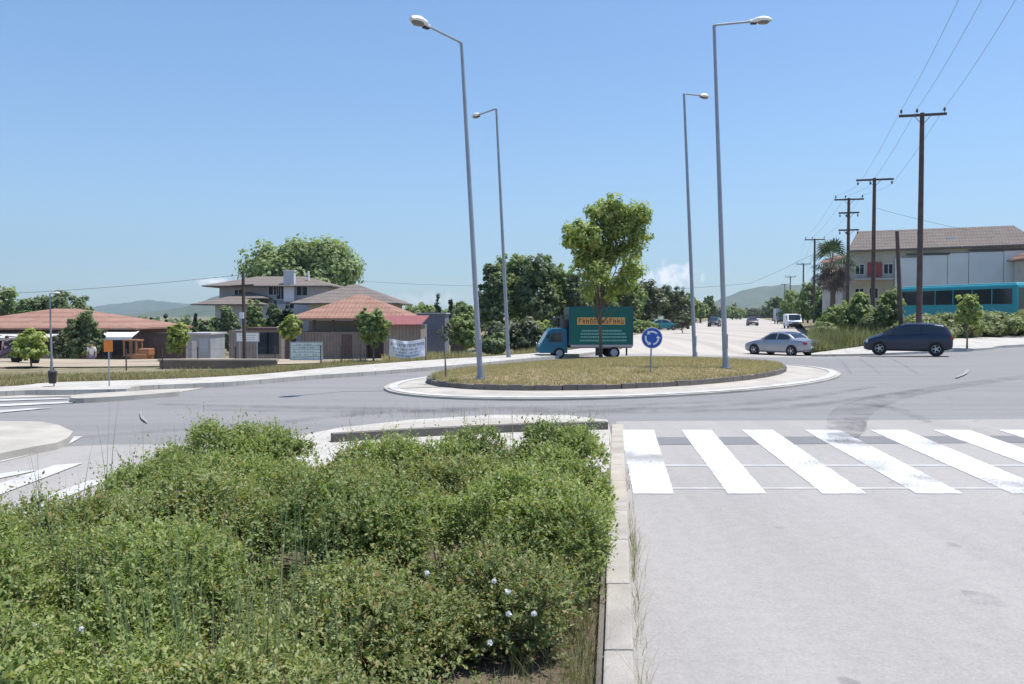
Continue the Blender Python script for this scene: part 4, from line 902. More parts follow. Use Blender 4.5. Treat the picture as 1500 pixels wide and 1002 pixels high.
o, t = plainpole(1321, 50, .45, 340, 1314, .14, 'short leaning wooden post without wires left of the nearest power pole')
MB().tube([t * .999, t + Vector((0, 0, .05))], .11, 10).build('cap', M['darkmetal'], o)
o, t = plainpole(358, 27, .02, 398, 356, .065, 'wooden pole with one short crossarm in front of the grey house')
MB().box(-.36, .36, -.1, -.06, -.03, .03, Matrix.Translation((t.x, 0, t.z * .83 + .08)) @ Matrix.Rotation(R(-3), 4, 'Y')).build('crossarm', M['wood'], o)
MB().box(-.1, .04, -.11, -.07, -.1, .1, Matrix.Translation((t.x, 0, t.z * .36 + .6))).build('plate', M['white'], o)

def billboard(px0, px1, y0, y1, Y, gz, frame, face, label, cat, lines):
    a, b = Q(px0, y0, Y), Q(px1, y1, Y); cx = (a.x + b.x) / 2; o = empty('board_sign', (cx, Y, gz), 0, label, cat); wd = (b.x - a.x) / 2; z1, z0 = a.z - gz, b.z - gz
    MB().box(-wd, wd, -.02, .02, z0, z1).build('panel', face, o)
    f = MB(); t = .03
    f.box(-wd - t, wd + t, -.035, .035, z1, z1 + t); f.box(-wd - t, wd + t, -.035, .035, z0 - t, z0); f.box(-wd - t, -wd, -.035, .035, z0, z1); f.box(wd, wd + t, -.035, .035, z0, z1); f.build('frame', frame, o)
    for s in (-.8, .8): MB().box(s * wd - .03, s * wd + .03, .04, .09, -.05, z1).build('leg', M['galv'], o)
    m = MB()
    for (u0, u1, v0, v1) in lines: m.box(-wd + 2 * wd * u0, -wd + 2 * wd * u1, -.026, -.022, z0 + (z1 - z0) * v0, z0 + (z1 - z0) * v1)
    m.build('markings', rough_mat('faded_print_' + cat.split()[0], (.30, .38, .38), .2, 6, .8), o)
rows = [(.06, .94, .80, .84), (.06, .94, .60, .64), (.06, .94, .40, .43), (.06, .94, .20, .23)]
for k in range(10):
    for v in (.86, .67, .47, .27, .07): 
        if random.random() < .7: rows.append((.08 + k * .088, .08 + k * .088 + random.uniform(.03, .07), v, v + .06))
billboard(426, 472, 502, 527, 31.5, .02, M['galv'], plain('pale_green_panel', (.55, .68, .66), .6), 'pale green information board with rows of small print on the verge', 'information board', rows)
rows = [(.1, .9, .7, .76), (.15, .85, .45, .5), (.2, .8, .22, .27)]
billboard(347, 379, 488, 500, 44, -.7, M['galv'], M['white'], 'small white sign behind the left wooden pole', 'notice sign', rows)
def banner():
    Y = 30.5; a, b = Q(570, 496, Y), Q(623, 524, Y); cx = (a.x + b.x) / 2; o = empty('banner', (cx, Y, .02), 0, 'white cloth banner with grey lettering hung between stakes on the verge', 'banner')
    nx, nz = 22, 10; vs = []; z1, z0 = a.z - .02, b.z - .02; wd = (b.x - a.x) / 2
    def bz(u, v):
        s = .09 * math.sin(math.pi * u) ** 1.5 * (v) - .05 * (1 - v) * math.cos(math.pi * 2 * u); return z0 + (z1 - z0) * v - s
    def by(u, v): return -.03 + .025 * math.sin(u * 19 + v * 4) + .02 * math.sin(u * 7 - v * 6)
    for j in range(nz + 1):
        for i in range(nx + 1): u, v = i / nx, j / nz; vs.append((-wd + 2 * wd * u, by(u, v), bz(u, v)))
    fs = [(j * (nx + 1) + i, j * (nx + 1) + i + 1, (j + 1) * (nx + 1) + i + 1, (j + 1) * (nx + 1) + i) for j in range(nz) for i in range(nx)]
    MB().add(vs, fs).build('cloth', plain('white_cloth', (.85, .85, .88), .9, .1), o, smooth='all')
    rd = random.Random(4); GP = plain('grey_print', (.36, .36, .44), .9, .1)
    for (v0, v1, u0, u1, st) in [(.66, .82, .06, .95, .055), (.46, .56, .12, .9, .04), (.28, .37, .12, .88, .038), (.12, .19, .2, .85, .035)]:
        u = u0; m = MB()
        while u < u1:
            wv = st * rd.uniform(.5, .9)
            if rd.random() < .88:
                q = [(u, v0), (u + wv, v0), (u + wv, v1), (u, v1)] if rd.random() < .5 else [(u, v0), (u + wv * .35, v0), (u + wv * .35, v1), (u, v1)]
                m.add([(-wd + 2 * wd * a_, by(a_, b_) - .012, bz(a_, b_)) for a_, b_ in q], [(0, 1, 2, 3)])
                if wv > .02 and q[1][0] < u + wv: m.add([(-wd + 2 * wd * a_, by(a_, b_) - .013, bz(a_, b_)) for a_, b_ in [(u + .3 * wv, v0 + (v1 - v0) * .7), (u + wv, v0 + (v1 - v0) * .7), (u + wv, v1), (u + .3 * wv, v1)]], [(0, 1, 2, 3)])
            u += st
        m.build('text_line', GP, o)
    for s in (-1, 1): MB().tube([(s * wd, .03, -.05), (s * wd * 1.01, .03, z1 + .06)], .018, 6).build('stake', M['wood'], o)
banner()
def bin_():
    b = P(77, 566, .12);  o = empty('litter_bin', (b.x, b.y, .12), 0, 'dark litter bin on a post at the foot of the short pale lamp', 'litter bin'); o.scale = (.62, .62, .85)
    MB().lathe([(.11, .08), (.125, .1), (.15, .36), (.155, .38), (.13, .38), (.11, .12)], 18).build('basket', M['black'], o, smooth=True)
    MB().tube([(0, .1, 0), (0, .1, .5)], .02, 8).build('post', M['darkmetal'], o)
    MB().lathe([(.16, .38), (.165, .41), (.1, .44), (.02, .45)], 18).build('lid', M['darkmetal'], o, smooth=True)
bin_()
def orange_sign():
    b = P(160, 566, .12); o = empty('warning_sign', (b.x, b.y, .12), 0, 'small orange panel on a thin post in front of the cafe', 'road sign')
    z = H + (462 - 507) / F * b.y - .12
    MB().tube([(0, 0, 0), (0, 0, z + .13)], .014, 8).build('post', M['galv'], o)
    MB().box(-.1, .1, -.03, -.015, z - .13, z + .13).build('panel', plain('orange_panel', (.75, .22, .03), .5), o, bevel=.004)
orange_sign()
# thin stake on the left part of the roundabout
b = Q(652, 560, 20.6); o = empty('marker_stake', (b.x, 20.6, .05), 0, 'thin grey stake supporting the sapling at the left tip of the roundabout', 'stake')
MB().tube([(0, 0, -.02), (0, 0, 1.25)], [.016, .012], 8).build('stake', M['galv'], o); MB().lathe([(.026, 0), (.028, .05), (.01, .07)], 8, Matrix.Translation((0, 0, 1.24))).build('cap', M['darkmetal'], o)
# low wall with posts and rails on the left verge
def low_wall():
    o = empty('low_wall', (Q(318, 540, 26.2).x, 26.2, 0), 0, 'low brown retaining wall with pale coping behind the left verge', 'wall'); x0 = Q(236, 540, 26.2).x - o.location.x; x1 = Q(405, 540, 26.2).x - o.location.x
    MB().box(x0, x1, -.12, .12, -.1, .32).build('wall', rough_mat('brown_wall_render', (.24, .18, .14), .3, 1.5, .95, 20, .3, .01), o)
    MB().box(x0 - .04, x1 + .04, -.16, .16, .322, .38).build('coping', rough_mat('pale_coping', (.40, .34, .27), .2, 1.5), o)
low_wall()
def fence():
    o = empty('wire_fence', (Q(480, 540, 27.5).x, 27.5, 0), 0, 'thin post and wire fence running along the left verge in front of the barn', 'fence')
    for px in (185, 238, 290, 345, 403, 470, 500, 528): 
        Y = 25.2 + (px - 185) * .011; x = Q(px, 540, Y).x; MB().tube([(x - o.location.x, Y - 27.5, -.05), (x - o.location.x, Y - 27.5, .75)], .022, 6).build('post', M['wood'], o)
    for z in (.35, .68):
        m = MB(); m.tube([(Q(px, 540, 25.2 + (px - 185) * .011).x - o.location.x, 25.2 + (px - 185) * .011 - 27.5 - .02, z) for px in (185, 238, 290, 345, 403, 470, 500, 528)], .005, 4); m.build('wire', M['darkmetal'], o)
fence()

# ------------------------------------------------------------------ buildings
def hip_roof(x0, x1, y0, y1, z0, z1, inset_x, inset_y, th=.12):
    ym = (y0 + y1) / 2; mb = MB()
    if inset_y is None: rx0, rx1 = x0 + inset_x, x1 - inset_x; vs = [(x0, y0, z0), (x1, y0, z0), (x1, y1, z0), (x0, y1, z0), (rx0, ym, z1), (rx1, ym, z1)]
    n = 6; vs2 = [(a, b, c - th) for a, b, c in vs[:4]]
    mb.add(vs + vs2, [(0, 1, 5, 4), (1, 2, 5), (2, 3, 4, 5), (3, 0, 4), (6, 7, 1, 0), (7, 8, 2, 1), (8, 9, 3, 2), (9, 6, 0, 3), (9, 8, 7, 6)])
    return mb
def window(parent, x, z, w_, h_, y, frame='white', glass='pane'):
    f = MB(); t = .045
    f.box(x - w_ / 2 - t, x + w_ / 2 + t, y - .05, y + .02, z + h_, z + h_ + t); f.box(x - w_ / 2 - t, x + w_ / 2 + t, y - .05, y + .02, z - t, z)
    f.box(x - w_ / 2 - t, x - w_ / 2, y - .05, y + .02, z, z + h_); f.box(x + w_ / 2, x + w_ / 2 + t, y - .05, y + .02, z, z + h_); f.box(x - .025, x + .025, y - .045, y + .0, z, z + h_)
    o = f.build('window', M[frame], parent); MB().box(x - w_ / 2, x + w_ / 2, y - .028, y + .02, z, z + h_).build('pane', M[glass], o); return o
# red roofed cafe
def cafe():
    Y = 62; g = -1.87; c = Q(95, 500, Y).x; X = lambda px, d=Y: (px - 750) / F * d - c; Z = lambda py, d=Y: H + (462 - py) / F * d - g
    o = empty('cafe', (c, Y, g), 0, 'low cafe with a red tiled hip roof, white awning and dark open terrace', 'building')
    MB().box(X(-90), X(196), 0, 9, -.2, Z(480) ).build('wall', rough_mat('brown_cafe_wall', (.15, .105, .085), .25, 1, .9), o)
    hip_roof(X(-110), X(208), -1.0, 10, Z(480), Z(452, Y + 4.5), 7.2, None).build('roof', M['redtile'], o)
    mb = MB(); x0, x1 = X(120), X(224); mb.add([(X(150), -.1, Z(484)), (x1 - .9, -.1, Z(484)), (x1, -3.4, Z(492)), (X(158), -3.4, Z(492))], [(0, 1, 2, 3)])
    mb.add([(X(158), -3.4, Z(492)), (x1, -3.4, Z(492)), (x1, -3.42, Z(496)), (X(158), -3.42, Z(496))], [(0, 1, 2, 3)]); mb.build('awning', plain('white_awning', (.7, .7, .7), .7), o)
    m2 = MB(); m2.add([(X(-90), -.1, Z(487)), (X(100), -.1, Z(487)), (X(104), -3.2, Z(493)), (X(-90), -3.2, Z(493))], [(0, 1, 2, 3)]); m2.box(X(-90), X(104), -3.25, -3.2, Z(497), Z(493)); m2.build('awning', plain('cream_awning', (.52, .50, .47), .7), o)
    for px in (10, 60, 100, 160, 192, 221): MB().box(X(px) - .07, X(px) + .07, -3.35, -3.2, 0, Z(496)).build('post', M['darkboards'], o)
    MB().box(X(-90), X(140), -3.4, -3.3, 0, .95).build('parapet', rough_mat('grey_parapet', (.19, .17, .18), .3, 2), o)
    for px, w_ in ((8, 2.0), (40, 1.6), (120, 1.6), (150, 1.4), (180, 1.6)): window(o, X(px), .7, w_, 1.5, -.02, 'darkboards')
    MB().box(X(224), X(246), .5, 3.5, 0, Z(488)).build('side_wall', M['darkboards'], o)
    MB().box(X(150), X(226), -6.2, -3.6, -.12, .12).build('terrace', M['conc'], o)
cafe()
def parasol(): pass
def shed():
    Y = 50; g = -1.3; c = Q(290, 500, Y).x; X = lambda px: (px - 750) / F * Y - c; Z = lambda py, d=0: H + (462 - py) / F * (Y + d) - g
    o = empty('shed', (c, Y, g), 0, 'small pale grey shed with a flat roof behind the low wall', 'shed')
    MB().box(X(274), X(308), 0, 2.5, -.1, Z(490)).build('wall', rough_mat('pale_shed_sheet', (.30, .31, .32), .15, 1, .7), o); MB().box(X(272), X(310), -.12, 2.6, Z(490) + .002, Z(487.5)).build('roof', M['greyplaster'], o)
    MB().box(X(281), X(288), -.03, -.004, 0, Z(499)).build('door', plain('pale_door', (.55, .50, .45), .6), o)
    MB().box(X(292), X(305), -.02, -.004, .9, Z(495)).build('panel', plain('bluish_panel', (.33, .36, .40), .5), o)
shed()
def grey_house():
    Y = 96; g = -2; c = Q(400, 500, Y).x; X = lambda px: (px - 750) / F * Y - c; Z = lambda py, d=0: H + (462 - py) / F * (Y + d) - g
    o = empty('house', (c, Y, g), 0, 'two storey grey house with hipped grey tile roofs and a white chimney', 'house')
    MB().box(X(322), X(478), 0, 9, -.2, Z(419)).build('wall', M['greyplaster'], o)
    hip_roof(X(303), X(492), -1.5, 10.4, Z(419), Z(405, 4.5), 4.6, None).build('roof', M['greytile'], o)
    MB().box(X(330), X(470), -3.2, -.004, -.2, Z(446)).build('lower_wall', M['greyplaster'], o)
    hip_roof(X(300), X(402), -4.2, .6, Z(446), Z(434, -1.8), 3.5, None).build('lower_roof', M['greytile'], o)
    hip_roof(X(335), X(400), -2.0, .8, Z(437), Z(428), 2.4, None).build('porch_roof', M['greytile'], o)
    ch = MB().box(X(419), X(434), -.9, -.06, Z(442), Z(398)).build('chimney', plain('white_chimney', (.55, .55, .57), .8), o); MB().box(X(418), X(435), -.98, .02, Z(398) + .002, Z(396.5)).build('cap', M['white'], ch)
    for px, py, w_, h_ in ((401, 432, 1.1, .95), (412, 438, 1.0, 1.5), (443, 433, 1.2, 1.2), (350, 436, .9, .9)): window(o, X(px), Z(py), w_, h_, -.01)
    MB().box(X(446) , X(448), 1.5, 1.9, Z(410), Z(396)).build('vent_pipe', M['white'], o)
grey_house()
def grey_annex():
    Y = 84; g = -1.95; c = Q(510, 500, Y).x; X = lambda px: (px - 750) / F * Y - c; Z = lambda py, d=0: H + (462 - py) / F * (Y + d) - g
    o = empty('house', (c, Y, g), 0, 'low wide house with a long grey tile roof between the grey house and the barn', 'house')
    MB().box(X(452), X(572), 0, 9, -.2, Z(444)).build('wall', M['plaster'], o); hip_roof(X(428), X(588), -1.2, 10, Z(444), Z(417, 4.4), 5.1, None).build('roof', M['greytile'], o)
    window(o, X(470), 1, 1, 1.2, -.01)
grey_annex()
def barn():
    Y = 60; g = -1.87; c = Q(520, 500, Y).x; X = lambda px: (px - 750) / F * Y - c; Z = lambda py, d=0: H + (462 - py) / F * (Y + d) - g
    o = empty('barn', (c, Y, g), 0, 'open sided barn with a red tiled hip roof and grey plank walls', 'barn')
    MB().box(X(440), X(536), 0, 7, -.1, Z(486)).build('plank_wall', M['boards'], o)
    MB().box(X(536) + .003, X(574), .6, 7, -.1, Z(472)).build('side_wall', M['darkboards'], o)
    MB().box(X(440), X(536), 2.5, 2.6, Z(486), Z(470)).build('back_panel', M['plaster'], o)
    MB().box(X(438), X(538), -.05, .1, Z(469), Z(466.3)).build('beam', M['darkboards'], o)
    for px in (441, 460, 488, 520, 535): MB().box(X(px) - .08, X(px) + .08, -.03, .13, Z(486) + .002, Z(469)).build('post', M['darkboards'], o)
    hip_roof(X(424), X(606), -1.0, 8.4, Z(466), Z(432, 3.7), 4.15, None).build('roof', M['redtile'], o)
    dd = MB().box(X(500), X(515), -.05, -.004, 0, Z(490)).build('door', planks('brown_door', (.15, .11, .10)), o); MB().box(X(512), X(513), -.09, -.052, .95, 1.1).build('handle', M['darkmetal'], dd)
barn()
def lean_to():
    Y = 55; g = -1.75; c = Q(595, 500, Y).x; X = lambda px: (px - 750) / F * Y - c; Z = lambda py, d=0: H + (462 - py) / F * (Y + d) - g
    o = empty('storehouse', (c, Y, g), 0, 'grey store with a bright red sheet roof right of the barn', 'shed')
    MB().box(X(562), X(616), 0, 4, -.1, Z(476)).build('wall', M['boards'], o)
    MB().add([(X(556), -.5, Z(475)), (X(618), -.5, Z(475)), (X(622), 3, Z(462)), (X(556), 3, Z(462)), (X(556), -.5, Z(477)), (X(618), -.5, Z(477)), (X(622), 3, Z(464)), (X(556), 3, Z(464))], [(0, 1, 2, 3), (4, 5, 1, 0), (5, 6, 2, 1), (7, 4, 0, 3), (7, 6, 5, 4), (6, 7, 3, 2)]).build('roof', M['sheetred'], o)
    o = empty('shed', (Q(640, 500, 62).x, 62, -1.8), 0, 'bluish grey windowless shed right of the red sheet roof', 'shed')
    MB().box(-1.5, .6, 0, 4, -.1, 3.65).build('wall', rough_mat('bluish_grey_wall', (.17, .18, .22), .2, 1), o); MB().box(-1.6, .7, -.1, 4.1, 3.652, 3.75).build('roof', M['greyplaster'], o)
    o = empty('shed', (Q(680, 500, 52).x, 52, -1.45), 0, 'dark open shelter with a sloping roof beside the bluish shed', 'shed')
    MB().box(-.9, .1, .5, 2.6, -.1, 2.2).build('wall', M['darkboards'], o); MB().add([(-1.1, 0, 2.7), (.3, 0, 2.2), (.3, 2.8, 2.2), (-1.1, 2.8, 2.7), (-1.1, 0, 2.62), (.3, 0, 2.12), (.3, 2.8, 2.12), (-1.1, 2.8, 2.62)], [(0, 1, 2, 3), (4, 5, 1, 0), (5, 6, 2, 1), (7, 4, 0, 3), (7, 6, 5, 4)]).build('roof', M['greytile'], o)
    Y = 58; g = -1.85; c = Q(375, 500, Y).x; X = lambda px: (px - 750) / F * Y - c; Z = lambda py, d=0: H + (462 - py) / F * (Y + d) - g
    o = empty('shed', (c, Y, g), 0, 'long dark shed with a low brown roof behind the left wooden pole', 'shed')
    MB().box(X(335), X(412), 0, 3.5, -.1, Z(484)).build('wall', M['boards'], o); MB().box(X(360), X(413), -.15, 3.6, Z(484) + .002, Z(480)).build('roof', planks('brown_sheet', (.13, .085, .08)), o)
    for px in (385, 400): MB().box(X(px) - .4, X(px) + .4, -.03, -.004, .9, Z(487)).build('window', M['glass'], o)
    o = empty('garden_fence', (Q(200, 500, 56).x, 56, -1.8), 0, 'dark board fence between the cafe and the pale grey shed', 'fence')
    MB().box(Q(225, 500, 56).x - o.location.x, Q(272, 500, 56).x - o.location.x, 0, .08, 0, 1.9).build('boards', M['darkboards'], o)
    for k in range(5): MB().box(1.2 + k * .5, 1.3 + k * .5, -.06, -.002, 0, 2.0).build('post', M['wood'], o)
lean_to()
def right_building():
    Y = 84; g = .1; c = Q(1400, 500, Y).x; X = lambda px, d=Y: (px - 750) / F * d - c; Z = lambda py, d=Y: H + (462 - py) / F * d - g
    o = empty('hotel_building', (c, Y, g), 0, 'large building with a long grey brown tiled roof and sheet clad front behind the coach', 'building')
    o.rotation_euler = (0, 0, R(-21)); o.location.x = Q(1384, 500, Y).x; k_ = 1.10
    X = lambda px: (px - 1384) / F * Y * k_; Z = lambda py: H + (462 - py) / F * Y - g
    MB().box(X(1266), X(1490), 0, 6, -.2, Z(361)).build('wall', rough_mat('ochre_render', (.46, .41, .33), .15, .8), o)
    mb = MB(); vs = [(X(1262), -.5, Z(364)), (X(1493), -.5, Z(361)), (X(1468), 3, Z(330)), (X(1276), 3, Z(331)), (X(1264), 6.6, Z(364)), (X(1493), 6.6, Z(362))]
    mb.add(vs + [(a, b, z - .18) for a, b, z in (vs[0], vs[1], vs[4], vs[5])], [(0, 1, 2, 3), (3, 2, 5, 4), (1, 5, 2), (0, 3, 4), (6, 7, 1, 0), (7, 9, 5, 1), (6, 0, 4, 8), (8, 9, 7, 6)]); rf = mb.build('roof', M['greytile'], o)
    MB().box(X(1386), X(1396), .95, 1.6, Z(349.5), Z(346.5)).build('skylight', M['white'], rf)
    for k, (a, b, zt) in enumerate(((1322, 1350, 377), (1350.6, 1385, 374), (1385.6, 1410, 372), (1410.6, 1450, 371), (1450.6, 1487, 370))): MB().box(X(a), X(b), -.25 - .03 * (k % 2), -.1, -.1, Z(zt)).build('cladding_panel', M['sheet'], o, bevel=.01)
    for a, b, z in ((1335, 1388, 372), (1410, 1476, 368)): MB().box(X(a), X(b), -.4, -.285, Z(z) - .08, Z(z) + .08).build('gutter', M['darkmetal'], o)
    MB().box(X(1288), X(1306), -.12, -.004, Z(404), Z(382)).build('awning_panel', plain('dark_red_panel', (.32, .06, .05), .7), o)
    for px in (1278, 1314): window(o, X(px), Z(400), .8, 1.0, -.01)
    for px in (1278, 1296): window(o, X(px), Z(436), .8, 1.0, -.01)
    b = MB().box(X(1268), X(1320), -1.2, -.13, Z(409), Z(407)).build('balcony', M['greyplaster'], o)
    o2 = empty('annex_building', (Q(1256, 500, 92).x, 92, .1), 0, 'cream house with a small red roof left of the large building', 'house')
    zz = lambda py: H + (462 - py) / F * 92 - .1
    MB().box(-1.7, 1.6, 0, 6, -.1, zz(380)).build('wall', M['plaster'], o2); MB().add([(-2.2, -.6, zz(381)), (2, -.6, zz(379)), (2, 4, zz(368)), (-1.0, 4, zz(370)), (-2.2, 6.5, zz(381)), (2, 6.5, zz(379))], [(0, 1, 2, 3), (3, 2, 5, 4), (0, 3, 4), (1, 5, 2)]).build('roof', M['redtile'], o2)
    window(o2, -.2, zz(405), 1, 1.2, -.01); window(o2, -.2, zz(432), 1, 1.2, -.01)
    o3 = empty('annex_building', (Q(1515, 500, 75).x + 3.6, 75, .1), 0, 'brown roofed house at the far right edge with a rooftop water heater', 'house'); zz = lambda py: H + (462 - py) / F * 75 - .1
    MB().box(-1.9, 5, 0, 6, -.1, zz(375)).build('wall', M['plaster'], o3); hip_roof(-2.3, 5.4, -.6, 6.6, zz(375), zz(350), 1.5, None).build('roof', M['redtile'], o3)
    MB().tube([(-.9, 1.5, zz(356)), (.2, 1.5, zz(356))], .28, 12).build('water_tank', plain('dark_red_tank', (.22, .06, .05), .6), o3); MB().box(-3.0, -2.85, -.7, -.55, 0, zz(324)).build('antenna_mast', M['darkmetal'], o3)
    window(o3, -.9, zz(410), 1, 1.2, -.01)
right_building()

# ------------------------------------------------------------------ vehicles
def car(kind, loc, rz, paint, label, stations, wheels, side_glass, shield, rear, wr=.31, group=None, cat='car', scale=1):
    o = empty(kind, loc, rz, label, cat, group); o.scale = (scale,) * 3
    xs = [s[0] for s in stations]
    def at(x): return [float(np.interp(x, xs, [s[i] for s in stations])) for i in range(1, 6)]
    fine = sorted(set(list(np.round(np.linspace(xs[0], xs[-1], 44), 4)) + xs)); vs = []; n = None
    for x in fine:
        zb, zm, zt, wb, wt = at(x); half = [(0, zb), (wb * .86, zb), (wb * .97, zb + .09), (wb, (zb * .5 + zm * .5)), (wb * .99, zm - .07), (wb * .955, zm), (wt + .01, max(zt - .06, zm + .005)), (wt * .9, zt - .015), (wt * .5, zt + .008), (0, zt + .015)]
        ring = [(x, y, z) for y, z in half] + [(x, -y, z) for y, z in half[-2:0:-1]]; n = len(ring); vs += ring
    fs = [(i * n + (k + 1) % n, i * n + k, (i + 1) * n + k, (i + 1) * n + (k + 1) % n) for i in range(len(fine) - 1) for k in range(n)] + [tuple(range(n)), tuple(range(len(vs) - 1, len(vs) - n - 1, -1))]
    MB().add(vs, fs).build('body', paint, o, smooth=True)
    # glass follows the cabin skin, a few mm proud
    for x0, x1 in side_glass:
        for sgn in (-1, 1):
            g = MB(); K = 10; v = []
            for i in range(K + 1):
                x = x0 + (x1 - x0) * i / K; zb, zm, zt, wb, wt = at(x); lo = zm + .035; hi = max(lo + .004, zt - .10); den = max(.05, (zt - .06) - zm)
                for z in (lo, hi): f = min(1, (z - zm) / den); v.append((x, sgn * (wb * .955 + (wt + .01 - wb * .955) * f + .007), z))
            g.add(v, [(2 * i, 2 * i + 2, 2 * i + 3, 2 * i + 1) if sgn < 0 else (2 * i, 2 * i + 1, 2 * i + 3, 2 * i + 2) for i in range(K)]); g.build('side_window', M['glass'], o)
    for nm_, (x0, x1) in (('windscreen', shield), ('rear_window', rear)):
        g = MB(); v = []; K = 6
        for i in range(K + 1):
            x = x0 + (x1 - x0) * i / K; zb, zm, zt, wb, wt = at(x)
            for y in (-.86, -.45, 0, .45, .86): v.append((x, y * wt, zt + .024 - .018 * abs(y)))
        g.add(v, [(5 * i + k, 5 * i + k + 1, 5 * i + k + 6, 5 * i + k + 5) for i in range(K) for k in range(4)]); g.build(nm_, M['glass'], o, smooth='all')
    for wx in wheels:
        for sgn in (-1, 1):
            wb = at(wx)[3]; yy = sgn * (wb - .085)
            a = MB(); a.lathe([(wr * 1.17, 0), (wr * 1.17, .012)], 26, Matrix.Translation((wx, sgn * wb * 1.0 + (0 if sgn > 0 else -.0), wr * 1.02)) @ Matrix.Rotation(R(-90 * sgn), 4, 'X')); a.build('wheel_arch', M['black'], o)
            Mx = Matrix.Translation((wx, yy, wr)) @ Matrix.Rotation(R(-90 * sgn), 4, 'X')
            w_ = MB().lathe([(wr * .62, .11), (wr * .9, .118), (wr, .09), (wr, -.09), (wr * .9, -.1), (wr * .4, -.1)], 26, Mx).build('wheel', M['rubber'], o, smooth=True)
            rim = MB().lathe([(.02, .112), (.06, .115), (.09, .095), (wr * .55, .098), (wr * .64, .12), (wr * .66, .10)], 26, Mx)
            for k in range(5):
                an = k * 2 * math.pi / 5; rim.add([Mx @ Vector((math.cos(an + s) * r, math.sin(an + s) * r, .116)) for s, r in ((-.35, .06), (-.1, wr * .6), (.1, wr * .6), (.35, .06))], [(0, 1, 2, 3)])
            rim.build('rim', M['alloy'], w_)
    xf, xr = xs[-1], xs[0]
    for sgn in (-1, 1):
        zb, zm, zt, wb, wt = at(xf - .22)
        MB().box(xf - .36, xf - .10, sgn * (wb - .02) - .07 * (sgn > 0) - .2 * (sgn > 0), sgn * (wb - .02) + .27 * (sgn < 0), zm - .16, zm - .02).build('headlight', plain('headlight_glass', (.55, .57, .6), .1), o, bevel=.03)
        zb, zm, zt, wb, wt = at(xr + .08)
        MB().box(xr - .012, xr + .2, sgn * (wb + .0) - .22 * (sgn > 0), sgn * (wb + .0) + .22 * (sgn < 0), zm - .20, zm - .04).build('tail_light', plain('tail_light_red', (.28, .012, .02), .2), o, bevel=.02)
        zb, zm, zt, wb, wt = at(shield[0] * .2 + shield[1] * .8)
        MB().box(shield[1] - .42, shield[1] - .27, sgn * (wb + .07) - .07, sgn * (wb + .07) + .07, zm + .02, zm + .15).build('mirror', paint, o, bevel=.03)
        dd = MB(); x_ = (side_glass[0][1] + side_glass[-1][0]) / 2; dd.box(x_ - .35, x_ - .2, sgn * wb * .985 - .02, sgn * wb * .985 + .02, zm - .15, zm - .12); dd.build('door_handle', paint, o)
    MB().box(xf - .06, xf + .012, -.26, .26, .36, .47).build('number_plate', M['white'], o); MB().box(xr - .022, xr + .06, -.26, .26, .48, .59).build('number_plate', M['white'], o)
    MB().box(xf - .14, xf - .004, -.42, .42, .26, .34).build('grille', M['black'], o)
    return o
HATCH = [(-1.93, .42, .72, .80, .72, .6), (-1.88, .30, .90, 1.0, .79, .68), (-1.72, .26, .99, 1.26, .82, .66), (-1.5, .22, 1.0, 1.43, .84, .64), (-1.1, .19, .99, 1.49, .845, .635), (-.4, .18, .97, 1.52, .845, .63), (.05, .18, .95, 1.50, .845, .63), (.45, .18, .94, 1.37, .84, .64), (.85, .18, .93, 1.16, .835, .67), (1.12, .18, .91, 1.0, .83, .71), (1.4, .19, .84, .91, .82, .70), (1.7, .2, .73, .79, .78, .66), (1.86, .24, .62, .66, .70, .58), (1.93, .30, .54, .56, .6, .5)]
SEDAN = [(-2.2, .40, .74, .80, .72, .62), (-2.14, .28, .88, .94, .80, .68), (-1.7, .24, .93, .985, .84, .72), (-1.38, .2, .94, 1.05, .85, .70), (-.95, .19, .94, 1.31, .85, .62), (-.6, .18, .93, 1.40, .85, .60), (-.05, .18, .92, 1.42, .85, .59), (.3, .18, .91, 1.36, .85, .60), (.75, .18, .9, 1.12, .845, .65), (1.02, .18, .88, .96, .84, .70), (1.5, .19, .82, .87, .83, .70), (1.95, .21, .70, .75, .79, .66), (2.14, .25, .58, .62, .70, .58), (2.2, .32, .5, .52, .6, .5)]
P_NAVY = plain('dark_blue_grey_paint', (.026, .032, .058), .22, .7, .4)
P_SILV = plain('silver_paint', (.30, .32, .37), .32, .6, .5)
h = Q(1335, 518, 37.2)
car('hatchback_car', (h.x, 37.6, 0), R(155), P_NAVY, 'dark blue hatchback crossing behind the roundabout on the right', HATCH, (-1.22, 1.22), [(-1.52, -.62), (-.52, .98)], (.28, 1.08), (-1.84, -1.5), .30, scale=.93)
s_ = Q(1147, 518, 45.0)
car('sedan_car', (s_.x, 45.3, dip(s_.x, 45.3)), R(126), P_SILV, 'silver saloon car seen from its rear corner leaving the roundabout', SEDAN, (-1.3, 1.35), [(-1.12, -.28), (-.2, .84)], (.25, .98), (-1.36, -.62), .31, scale=.9)
def px_on_road(px, Y): return (px - 750) / F * Y
car('oncoming_car', (px_on_road(1107, 140), 142, 0), R(-100), plain('dark_red_brown_paint', (.07, .05, .055), .4), 'distant dark car driving towards the camera on the far road', HATCH, (-1.22, 1.22), [(-1.52, -.62), (-.52, .98)], (.28, 1.08), (-1.84, -1.5), .30, 'distant cars on the far road')
car('parked_car', (px_on_road(1176, 118), 121, 0), R(80), P_NAVY, 'dark blue car half hidden behind the distant white van', HATCH, (-1.22, 1.22), [(-1.52, -.62), (-.52, .98)], (.28, 1.08), (-1.84, -1.5), .30, 'distant cars on the far road')
